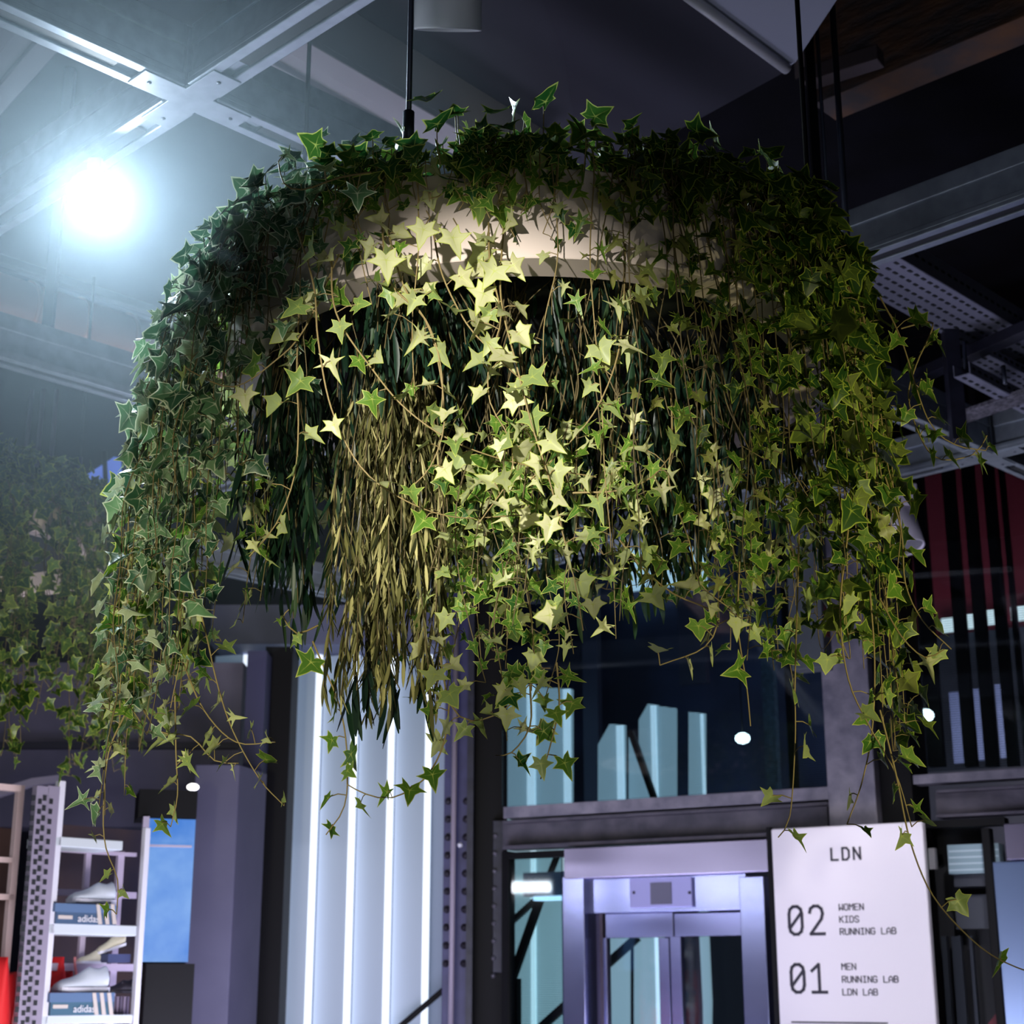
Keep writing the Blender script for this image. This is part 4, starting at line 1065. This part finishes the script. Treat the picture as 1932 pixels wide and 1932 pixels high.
def populate(C, zt, store, names, group, R, full=True):
    # side curtains
    def many(n, a0, a1, kfun):
        for _ in range(n):
            kfun(math.radians(R.uniform(a0, a1)))

    def longv(th, kmin=0.35, kmax=1.0, bul=(0.02, 0.2), **kw):
        b = R.uniform(*bul)
        x = C.x + math.cos(th) * (RR + b); y = C.y + math.sin(th) * (RR + b)
        px = proj((x, y, zt - 0.4))[0]
        zb = at_y(px, env(px), y).z; f = R.uniform(kmin, kmax)
        z = (zt - 0.1) + (zb - (zt - 0.1)) * f
        vine(C, th, zt, min(z, zt - 0.15), b, R.uniform(-0.08, 0.08), store, names, group, R, **kw)

    nf = 1.0
    many(36, 168, 218, lambda th: longv(th, 0.3, 0.85, (0.0, 0.17), kind='wide', smin=0.034, smax=0.062, shade=(0.0, 0.8), spacing=0.043))
    many(12, 170, 205, lambda th: longv(th, 0.8, 1.02, (0.02, 0.22), kind='star', smin=0.032, smax=0.046, shade=(0.5, 1.0), spacing=0.05))
    many(33, -46, 12, lambda th: longv(th, 0.3, 0.85, (0.0, 0.085), kind='wide', smin=0.038, smax=0.070, shade=(0.0, 0.8), spacing=0.046))
    many(8, -34, 4, lambda th: longv(th, 0.85, 1.05, (0.02, 0.10), kind='wide', smin=0.036, smax=0.056, shade=(0.2, 0.9), spacing=0.05))
    # far rim
    many(66, 14, 165, lambda th: longv(th, 0.45, 1.0, (-0.05, 0.10), kind='star', smin=0.032, smax=0.050, shade=(0.0, 0.9)))
    # near shoulders: medium
    many(9, 222, 246, lambda th: longv(th, 0.12, 0.5, (0.0, 0.08), kind='star', shade=(0.0, 0.8), spacing=0.05))
    many(15, 288, 318, lambda th: longv(th, 0.15, 0.8, (0.0, 0.06), kind='star', smin=0.026, smax=0.044, shade=(0.0, 0.75), spacing=0.045))
    # front: short ones over the band, and few long
    def shortv(th, lo=0.04, hi=0.20, **kw): vine(C, th, zt, zt - 0.05 - R.uniform(lo, hi), R.uniform(0.0, 0.06), R.uniform(-0.05, 0.05), store, names, group, R, **kw)
    many(24, 238, 285, lambda th: shortv(th, 0.0, 0.13, kind='star', smin=0.030, smax=0.050, shade=(0.0, 0.7)))
    many(22, 280, 330, lambda th: shortv(th, 0.0, 0.20, kind='wide', smin=0.034, smax=0.058, shade=(0.0, 0.5), spacing=0.042))
    many(18, 200, 240, lambda th: shortv(th, 0.0, 0.22, kind='wide', smin=0.034, smax=0.058, shade=(0.1, 0.7), spacing=0.042))
    many(5, 252, 290, lambda th: longv(th, 0.25, 0.6, (0.02, 0.10), kind='star', smin=0.024, smax=0.040, shade=(0.6, 1.0), spacing=0.07))
    many(5, 270, 300, lambda th: longv(th, 0.5, 1.0, (0.0, 0.08), kind='slim', smin=0.024, smax=0.040, shade=(0.4, 1.0), spacing=0.05))
    # upright mound on top, leaf tones darkened to carry the dim light there
    for _ in range(950):
        th = R.uniform(0, 2 * math.pi)
        if not full and math.sin(th) > 0.5: continue
        s = sector(C, th, store, names, zt, group)
        if s is None: continue
        rr = RR - 0.15 + abs(R.gauss(0, 1)) * 0.02 + R.uniform(-0.05, 0.24)
        hmax = 0.17 if rr < RR + 0.03 else 0.07
        h = R.uniform(-0.04, hmax) * R.uniform(0.6, 1.05)
        p = Vector((C.x + math.cos(th) * rr, C.y + math.sin(th) * rr, zt + h))
        outw = Vector((math.cos(th), math.sin(th), 0))
        tip = outw * R.uniform(-0.2, 1) + Vector((R.uniform(-.9, .9), R.uniform(-.9, .9), R.uniform(-0.8, 0.8)))
        s['lv'].add(R.choice(('wide', 'wide', 'star')), p, tip, outw * 0.5 + UZ * R.uniform(0, 1), R.uniform(0.030, 0.056), R.uniform(0, 0.42))
        if R.random() < 0.6:
            b = p - outw * 0.03 - UZ * R.uniform(0.04, 0.09)
            s['sb'].tube([b, (b + p) / 2 + outw * 0.01, p], 0.0011, 4, caps=False)


G1 = 'ivy plants set around the white ring planter'
populate(RC, ZT, SECT, SLAB, G1, R)
for k, s in SECT.items():
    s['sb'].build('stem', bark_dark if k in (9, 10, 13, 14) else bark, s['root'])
    s['lv'].build('foliage', ivy_b if k in (9, 10) else ivy_c if k in (0, 1, 13, 14, 15) else ivy_a, s['root'])

# ------------------------------------------------------------------ traced single vines
def trace(pts, label, name='ivy_vine', m=ivy_a, leaves=True, **kw):
    P = [at_y(x, y, Y) for x, y, Y in pts]
    t = thing(name, P[0], label, 'ivy vine', 'single long ivy vines')
    lv = Leaves(len(label)); sb = MB(); Rr = random.Random(len(label) * 7 + int(pts[0][0]))
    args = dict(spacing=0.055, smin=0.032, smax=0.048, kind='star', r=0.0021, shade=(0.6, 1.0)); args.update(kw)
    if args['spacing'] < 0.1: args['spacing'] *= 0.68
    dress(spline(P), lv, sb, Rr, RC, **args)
    sb.build('stem', bark, t); lv.build('foliage', m, t)


trace([(560, 430, 2.93), (592, 540, 2.88), (600, 640, 2.85), (625, 770, 2.84), (680, 880, 2.84), (760, 942, 2.86), (860, 976, 2.90), (985, 972, 2.95)], 'long bare vine sweeping from the left of the opening to bottom centre', spacing=0.11)
trace([(625, 470, 2.90), (634, 590, 2.86), (705, 700, 2.83), (770, 775, 2.82), (860, 835, 2.84), (980, 875, 2.88), (1125, 900, 2.92)], 'vine slanting right across the dark opening below the white rim', spacing=0.07)
trace([(720, 420, 2.90), (735, 530, 2.83), (800, 600, 2.80), (828, 690, 2.80), (838, 800, 2.82), (812, 880, 2.84), (770, 925, 2.86)], 'double looking vine dropping from the big pale leaf to the leaf tail', spacing=0.06)
trace([(730, 430, 2.90), (762, 540, 2.82), (812, 620, 2.79), (834, 710, 2.79), (832, 790, 2.80)], 'shorter vine twined beside the one under the big pale leaf', spacing=0.08)
trace([(818, 440, 2.88), (835, 520, 2.82), (880, 610, 2.80), (925, 660, 2.80), (965, 700, 2.81), (1010, 740, 2.84)], 'vine running down right from below the two pale leaves', spacing=0.07)
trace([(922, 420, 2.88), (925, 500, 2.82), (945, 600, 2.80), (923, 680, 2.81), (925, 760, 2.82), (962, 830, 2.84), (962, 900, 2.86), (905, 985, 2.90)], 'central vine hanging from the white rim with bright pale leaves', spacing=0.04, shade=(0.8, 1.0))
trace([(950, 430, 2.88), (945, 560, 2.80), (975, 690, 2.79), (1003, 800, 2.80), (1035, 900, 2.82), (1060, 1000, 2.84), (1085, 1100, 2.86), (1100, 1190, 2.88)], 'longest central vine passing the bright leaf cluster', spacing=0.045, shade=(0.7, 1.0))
trace([(1180, 460, 2.90), (1175, 600, 2.84), (1160, 690, 2.82), (1120, 780, 2.82), (1060, 850, 2.84), (1000, 905, 2.86)], 'vine curving down left from right of the opening', spacing=0.045, kind='slim')
trace([(1265, 700, 2.95), (1268, 830, 2.92), (1262, 910, 2.92), (1300, 1020, 2.94), (1320, 1100, 2.98), (1380, 1150, 3.0)], 'reddish vine dropping through the dark right half of the ring', spacing=0.06, m=ivy_a, shade=(0.3, 0.8))
trace([(1080, 930, 2.9), (1170, 925, 2.88), (1230, 900, 2.88), (1265, 860, 2.9)], 'thin horizontal vine of slim leaves right of centre', kind='slim', spacing=0.03)
trace([(1170, 1020, 3.0), (1210, 1070, 2.95), (1270, 1120, 2.95), (1350, 1160, 2.95), (1330, 1220, 2.95), (1245, 1255, 2.95)], 'vine hooking back left below the bright window patch', spacing=0.045)
trace([(1395, 1060, 3.1), (1392, 1180, 3.08), (1408, 1290, 3.06), (1416, 1370, 3.06)], 'thin straight vine ending at the globe lamp in the glass', spacing=0.10, shade=(0.3, 0.7))
trace([(1510, 900, 3.2), (1505, 1100, 3.18), (1500, 1280, 3.16), (1500, 1400, 3.16), (1490, 1540, 3.15), (1468, 1580, 3.15)], 'long thread thin vine ending at the corner of the white sign', spacing=0.085, shade=(0.3, 0.8))
trace([(1600, 1000, 3.1), (1585, 1150, 3.08), (1600, 1280, 3.07), (1640, 1370, 3.06), (1690, 1460, 3.06), (1720, 1560, 3.05)], 'long vine ending in two broad leaves over the sign corner', kind='wide', spacing=0.06, smin=0.030, smax=0.042, shade=(0.3, 0.8))
trace([(1640, 1100, 3.15), (1650, 1250, 3.14), (1645, 1380, 3.14), (1625, 1480, 3.13), (1598, 1555, 3.12)], 'vine ending in a small leaf above the sign heading', kind='wide', spacing=0.05, smin=0.026, smax=0.038, shade=(0.3, 0.8))
trace([(1660, 1340, 3.05), (1690, 1460, 3.04), (1718, 1590, 3.03), (1760, 1690, 3.02), (1830, 1770, 3.0), (1888, 1812, 3.0), (1945, 1835, 3.0)], 'lone vine trailing to the bottom right past the black door', spacing=0.14, shade=(0.5, 0.9))
trace([(1700, 620, 3.35), (1760, 610, 3.33), (1728, 690, 3.33), (1715, 760, 3.33), (1760, 860, 3.3), (1835, 858, 3.28), (1862, 822, 3.28)], 'vine looping out to the right in front of the far crossing', spacing=0.05, shade=(0.3, 0.7))
trace([(1660, 560, 3.3), (1700, 640, 3.28), (1750, 790, 3.27), (1800, 838, 3.26), (1860, 850, 3.25)], 'vine tip reaching toward the far right beam', spacing=0.045, shade=(0.3, 0.7))
trace([(1670, 900, 3.2), (1700, 1000, 3.18), (1708, 1100, 3.17), (1740, 1170, 3.16), (1795, 1225, 3.15)], 'vine with clear gold edged leaves right of the black column', kind='wide', spacing=0.06, shade=(0.3, 0.8))
trace([(1660, 1130, 3.15), (1700, 1200, 3.13), (1745, 1240, 3.12), (1782, 1225, 3.1)], 'nearly bare curved vine tip below the gold edged leaves', spacing=0.15)
trace([(262, 990, 3.5), (228, 1110, 3.48), (205, 1200, 3.46), (205, 1250, 3.45), (225, 1300, 3.44), (270, 1370, 3.43)], 'bare arched vine at the left between both ivy masses', spacing=0.13, shade=(0.4, 0.9))
trace([(350, 1050, 3.5), (385, 1180, 3.48), (410, 1290, 3.47), (440, 1380, 3.46), (490, 1470, 3.46), (536, 1520, 3.45)], 'vine ending in a leaf cluster beside the black column gap', spacing=0.065, shade=(0.6, 1.0))
trace([(345, 1250, 3.5), (385, 1340, 3.48), (445, 1400, 3.46), (520, 1400, 3.45)], 'short vine with star leaves over the purple pillar', spacing=0.05, shade=(0.6, 1.0))
trace([(235, 1350, 3.55), (205, 1420, 3.54), (195, 1530, 3.53), (200, 1600, 3.53), (222, 1660, 3.52), (220, 1725, 3.52)], 'lowest vine on the left ending above the shoe boxes', spacing=0.075, smin=0.026, smax=0.038, shade=(0.6, 1.0))
trace([(330, 1300, 3.5), (332, 1420, 3.5), (335, 1500, 3.49), (322, 1560, 3.48)], 'vine ending at the top of the blue screen', spacing=0.055, shade=(0.6, 1.0))
trace([(265, 1330, 3.5), (300, 1380, 3.5), (360, 1390, 3.5), (405, 1435, 3.5), (450, 1440, 3.5)], 'vine zigzagging right between blue screen and pillar', spacing=0.045, shade=(0.6, 1.0))
trace([(590, 1210, 3.3), (640, 1330, 3.28), (655, 1430, 3.27), (650, 1520, 3.26), (615, 1575, 3.25)], 'vine hanging lowest before the fluted wall', spacing=0.06, shade=(0.2, 0.7))
trace([(850, 1300, 3.2), (838, 1400, 3.2), (800, 1470, 3.2), (740, 1505, 3.2), (690, 1498, 3.2), (655, 1480, 3.2)], 'bare vine looping across the fluted wall', spacing=0.07, shade=(0.4, 0.9))
trace([(600, 1180, 3.2), (560, 1195, 3.18), (535, 1165, 3.16), (545, 1150, 3.15)], 'short vine poking left beside the leaf tail', spacing=0.025, shade=(0.4, 0.9), smin=0.018, smax=0.028)
trace([(1050, 1250, 3.1), (1055, 1330, 3.1), (1040, 1400, 3.1), (1020, 1470, 3.1)], 'vine ending low against the upper glass left side', spacing=0.035, shade=(0.4, 0.9))
trace([(1000, 1290, 3.1), (1000, 1370, 3.1), (965, 1420, 3.1), (935, 1425, 3.1)], 'thin vine tip before the black column', spacing=0.07, shade=(0.1, 0.6))
trace([(830, 1240, 3.15), (850, 1330, 3.12), (890, 1360, 3.1), (950, 1340, 3.1), (1000, 1290, 3.1)], 'vine garland sagging in front of the black column', spacing=0.028, shade=(0.6, 1.0))
trace([(565, 560, 2.95), (560, 700, 2.93), (563, 800, 2.92), (555, 900, 2.92), (520, 990, 2.93), (470, 1050, 2.95)], 'straight pale vine along the left rim of the opening', spacing=0.07, shade=(0.5, 1.0))
trace([(640, 480, 2.95), (575, 620, 2.92), (520, 680, 2.9), (440, 730, 2.9), (360, 700, 2.92), (350, 690, 2.92)], 'vine crossing the left rim toward the outer ivy', spacing=0.07, shade=(0.5, 1.0))
trace([(700, 325, 2.72), (640, 335, 2.7), (570, 358, 2.7), (535, 345, 2.7), (525, 305, 2.7)], 'pinkish vine arching out near the top left of the ring', spacing=0.07, m=ivy_b, shade=(0.3, 0.7))
for (x, y, Y, ang, sz, lb) in ((728, 512, 2.76, 0.1, 0.052, 'large variegated leaf on the white rim left of centre'), (800, 455, 2.74, -0.2, 0.046, 'left of two big cream veined leaves before the white band'), (852, 470, 2.74, 0.35, 0.050, 'right of two big cream veined leaves before the white band')):
    P = at_y(x, y - 26, Y); t = thing('ivy_leaf', P, lb, 'leaf', 'big pale ivy leaves at the front rim')
    lv = Leaves(3); lv.add('star', P, Vector((math.sin(ang), -0.1, -1)), Vector((0.1, -1, 0.25)), sz, 0.9); lv.build('blade', ivy_a, t)
    sb = MB(); sb.tube([P, P + Vector((0.01, 0.02, 0.03)), P + Vector((0.0, 0.07, 0.07))], 0.0014, 5, caps=False); sb.build('petiole', bark, t)

# ------------------------------------------------------------------ narrow leaved hanging plants inside the ring
def willow_plant(x, y, ztop, zbot, rad, n, label, m, seed, name='narrow_leaf_plant', size=(0.05, 0.085), shade=(0, 1), spread=0.05, per=0.02):
    c = Vector((x, y, ztop)); t = thing(name, c, label, 'hanging plant', 'narrow leaved plants hanging inside the ring'); Rr = random.Random(seed)
    lv = Leaves(seed); sb = MB()
    for _ in range(n):
        a = Rr.uniform(0, 6.28); r0 = rad * math.sqrt(Rr.random()) * 0.55; r1 = rad * math.sqrt(Rr.random()); zz = zbot + (ztop - zbot) * Rr.uniform(0, 0.35)
        p0 = c + Vector((math.cos(a) * r0, math.sin(a) * r0, 0)); p2 = Vector((x + math.cos(a) * r1 + Rr.uniform(-spread, spread), y + math.sin(a) * r1, zz))
        p1 = (p0 + p2) / 2 + Vector((Rr.uniform(-.02, .02), Rr.uniform(-.02, .02), 0)) + Vector((math.cos(a), math.sin(a), 0)) * rad * 0.15
        path = spline([p0, p1, p2], 0.02); sb.tube(path, 0.0014, 4, caps=False)
        acc = 0
        for q0, q1 in zip(path, path[1:]):
            acc += (q1 - q0).length
            if acc > per:
                acc = 0
                for _k in range(1 if Rr.random() < 0.5 else 2):
                    b = Rr.uniform(0, 6.28); sd = Vector((math.cos(b), math.sin(b), 0))
                    lv.add('willow', q1, sd * Rr.uniform(0.12, 0.5) - UZ, sd + UZ * 0.2, Rr.uniform(*size), Rr.uniform(*shade))
    sb.build('stem', bark_dark, t); lv.build('foliage', m, t)


tc_ = at_y(745, 800, 3.22)
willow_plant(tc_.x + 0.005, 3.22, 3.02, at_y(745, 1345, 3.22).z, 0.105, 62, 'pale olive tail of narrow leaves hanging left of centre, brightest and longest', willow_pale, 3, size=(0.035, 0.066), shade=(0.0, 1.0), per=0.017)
for i, (x, y, zb, n, lb) in enumerate((
        (-0.40, 3.35, 2.50, 26, 'dark narrow leaved plant at the left side of the opening'),
        (-0.20, 3.62, 2.62, 24, 'dark narrow leaved plant behind the pale leaf tail'),
        (0.02, 3.45, 2.68, 26, 'dark narrow leaved plant at the centre of the opening'),
        (0.24, 3.40, 2.62, 30, 'dark dense narrow leaved plant right of the opening centre'),
        (0.45, 3.45, 2.72, 24, 'dark narrow leaved plant at the right side of the opening'),
        (-0.45, 3.75, 2.42, 22, 'dark narrow leaved plant at the far left of the opening'),
        (0.02, 3.85, 2.56, 24, 'dark narrow leaved plant at the far middle of the opening'),
        (0.32, 3.85, 2.50, 26, 'dark narrow leaved plant at the far right, hanging before the lit shaft'),
        (-0.22, 3.10, 2.76, 34, 'short dark narrow leaved plant near the front left rim'),
        (0.16, 3.12, 2.80, 16, 'short dark narrow leaved plant near the front rim'),
        (-0.24, 3.98, 2.55, 20, 'dark narrow leaved plant at the far left of the middle'),
        (0.56, 3.75, 2.60, 18, 'dark narrow leaved plant beside the right inner rim'))):
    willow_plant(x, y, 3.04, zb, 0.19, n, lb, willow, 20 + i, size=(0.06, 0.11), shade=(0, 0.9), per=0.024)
c_ = at_y(775, 1290, 3.2)
willow_plant(at_y(722, 1250, 3.25).x, 3.25, at_y(722, 1200, 3.25).z, at_y(740, 1345, 3.25).z, 0.05, 5, 'few long dark blades at the bottom of the pale leaf tail', willow, 77, size=(0.09, 0.13), shade=(0, 0.5), spread=0.08, per=0.03)
willow_plant(at_y(510, 1000, 3.5).x, 3.5, 3.0, at_y(500, 1090, 3.5).z, 0.06, 7, 'dark strap leaves hanging low beside the left rim', willow, 78, size=(0.10, 0.14), shade=(0, 0.6), per=0.035)

# ivy hanging from the tray itself, in front of the dark plants
for i, (x, y, n, ya, yb, lb, kd) in enumerate((
        (0.00, 3.20, 15, 1130, 1400, 'sunlit ivy plant hanging from the tray just right of the pale leaf tail', 'star'),
        (0.13, 3.10, 11, 980, 1290, 'brightest ivy plant hanging from the tray at the centre of the opening', 'slim'),
        (0.27, 3.15, 6, 1040, 1230, 'ivy plant hanging from the tray before the dense dark plant', 'slim'),
        (0.42, 3.15, 6, 1080, 1250, 'ivy plant hanging from the tray in the right third of the opening', 'star'),
        (0.55, 3.30, 7, 1100, 1300, 'ivy plant hanging from the tray beside the right inner rim', 'star'),
        (-0.12, 3.40, 9, 1060, 1330, 'ivy plant hanging from the tray behind the leaf tail, over the fluted wall', 'star'),
        (-0.50, 3.35, 8, 980, 1230, 'ivy plant hanging from the tray beside the left inner rim', 'slim'))):
    t = thing('ivy_plant', (x, y, 3.03), lb, 'ivy', 'ivy plants hanging from the tray'); lv = Leaves(40 + i); sb = MB(); Rr = random.Random(60 + i)
    for k in range(n):
        xx = x + Rr.uniform(-0.09, 0.09); yy = y + Rr.uniform(-0.09, 0.09); px = proj((xx, yy, 2.6))[0]
        ze = at_y(px, Rr.uniform(ya, yb) if k % 3 else Rr.uniform(ya - 200, ya), yy).z; P = [Vector((x + Rr.uniform(-.04, .04), y + Rr.uniform(-.04, .04), 3.045))]; m_n = max(3, int((3.03 - ze) / 0.12)); lat = 0
        for j in range(1, m_n + 1):
            a = j / m_n; lat += Rr.uniform(-0.035, 0.035); P.append(Vector((x + (xx - x) * min(1, a * 2) + lat, yy + Rr.uniform(-.01, .01), 3.03 + (ze - 3.03) * a)))
        dress(spline(P), lv, sb, Rr, RC, kind=kd, smin=0.028, smax=0.046, shade=(0.2, 1.0), spacing=0.036, start=0.42 if i in (2, 3, 4) else 0.34)
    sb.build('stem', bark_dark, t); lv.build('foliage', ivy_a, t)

# ------------------------------------------------------------------ second planter far left
C2 = Vector((-2.42, 6.55, 0)); ZT2 = 3.52
ring_planter(C2, ZT2 - (ZT - ZB), 'second ring planter hidden under blurred ivy at the left edge')
S2 = {}
L2 = {0: 'blurred background ivy at the right end of the left edge planter', 15: 'blurred background ivy, near right of the left edge planter', 14: 'blurred background ivy, near side of the left edge planter',
      13: 'blurred background ivy nearest the picture edge on the left planter', 12: 'blurred background ivy at the left picture edge front', 1: 'blurred background ivy on the far right of the left edge planter', 2: 'blurred background ivy on the far rim of the left edge planter'}
R2 = random.Random(5)
for _ in range(150):
    th = math.radians(R2.uniform(-100, 50)); x = C2.x + math.cos(th) * RR; y = C2.y + math.sin(th) * RR
    zb = at_y(proj((x, y, 3))[0], 1455, y).z
    vine(C2, th, ZT2, ZT2 - 0.1 - (ZT2 - 0.1 - zb) * R2.uniform(0.12, 1.02), R2.uniform(-0.02, 0.16), R2.uniform(-0.1, 0.1), S2, L2, 'ivy plants on the left edge planter', R2, kind='wide', smin=0.036, smax=0.06, shade=(0.0, 0.7), spacing=0.045, r=0.0022)
for _ in range(420):
    th = math.radians(R2.uniform(-100, 55)); s = sector(C2, th, S2, L2, ZT2, 'ivy plants on the left edge planter')
    if s is None: continue
    rr = RR + R2.uniform(-0.16, 0.12); p = Vector((C2.x + math.cos(th) * rr, C2.y + math.sin(th) * rr, ZT2 + R2.uniform(-0.05, 0.10)))
    s['lv'].add('wide', p, Vector((R2.uniform(-1, 1), R2.uniform(-1, 1), R2.uniform(-.8, .6))), UZ + Vector((R2.uniform(-1, 1), -0.5, 0)), R2.uniform(0.036, 0.06), R2.uniform(0, 0.6))
for k, s in S2.items():
    s['sb'].build('stem', bark_dark, s['root']); s['lv'].build('foliage', ivy_c, s['root'])
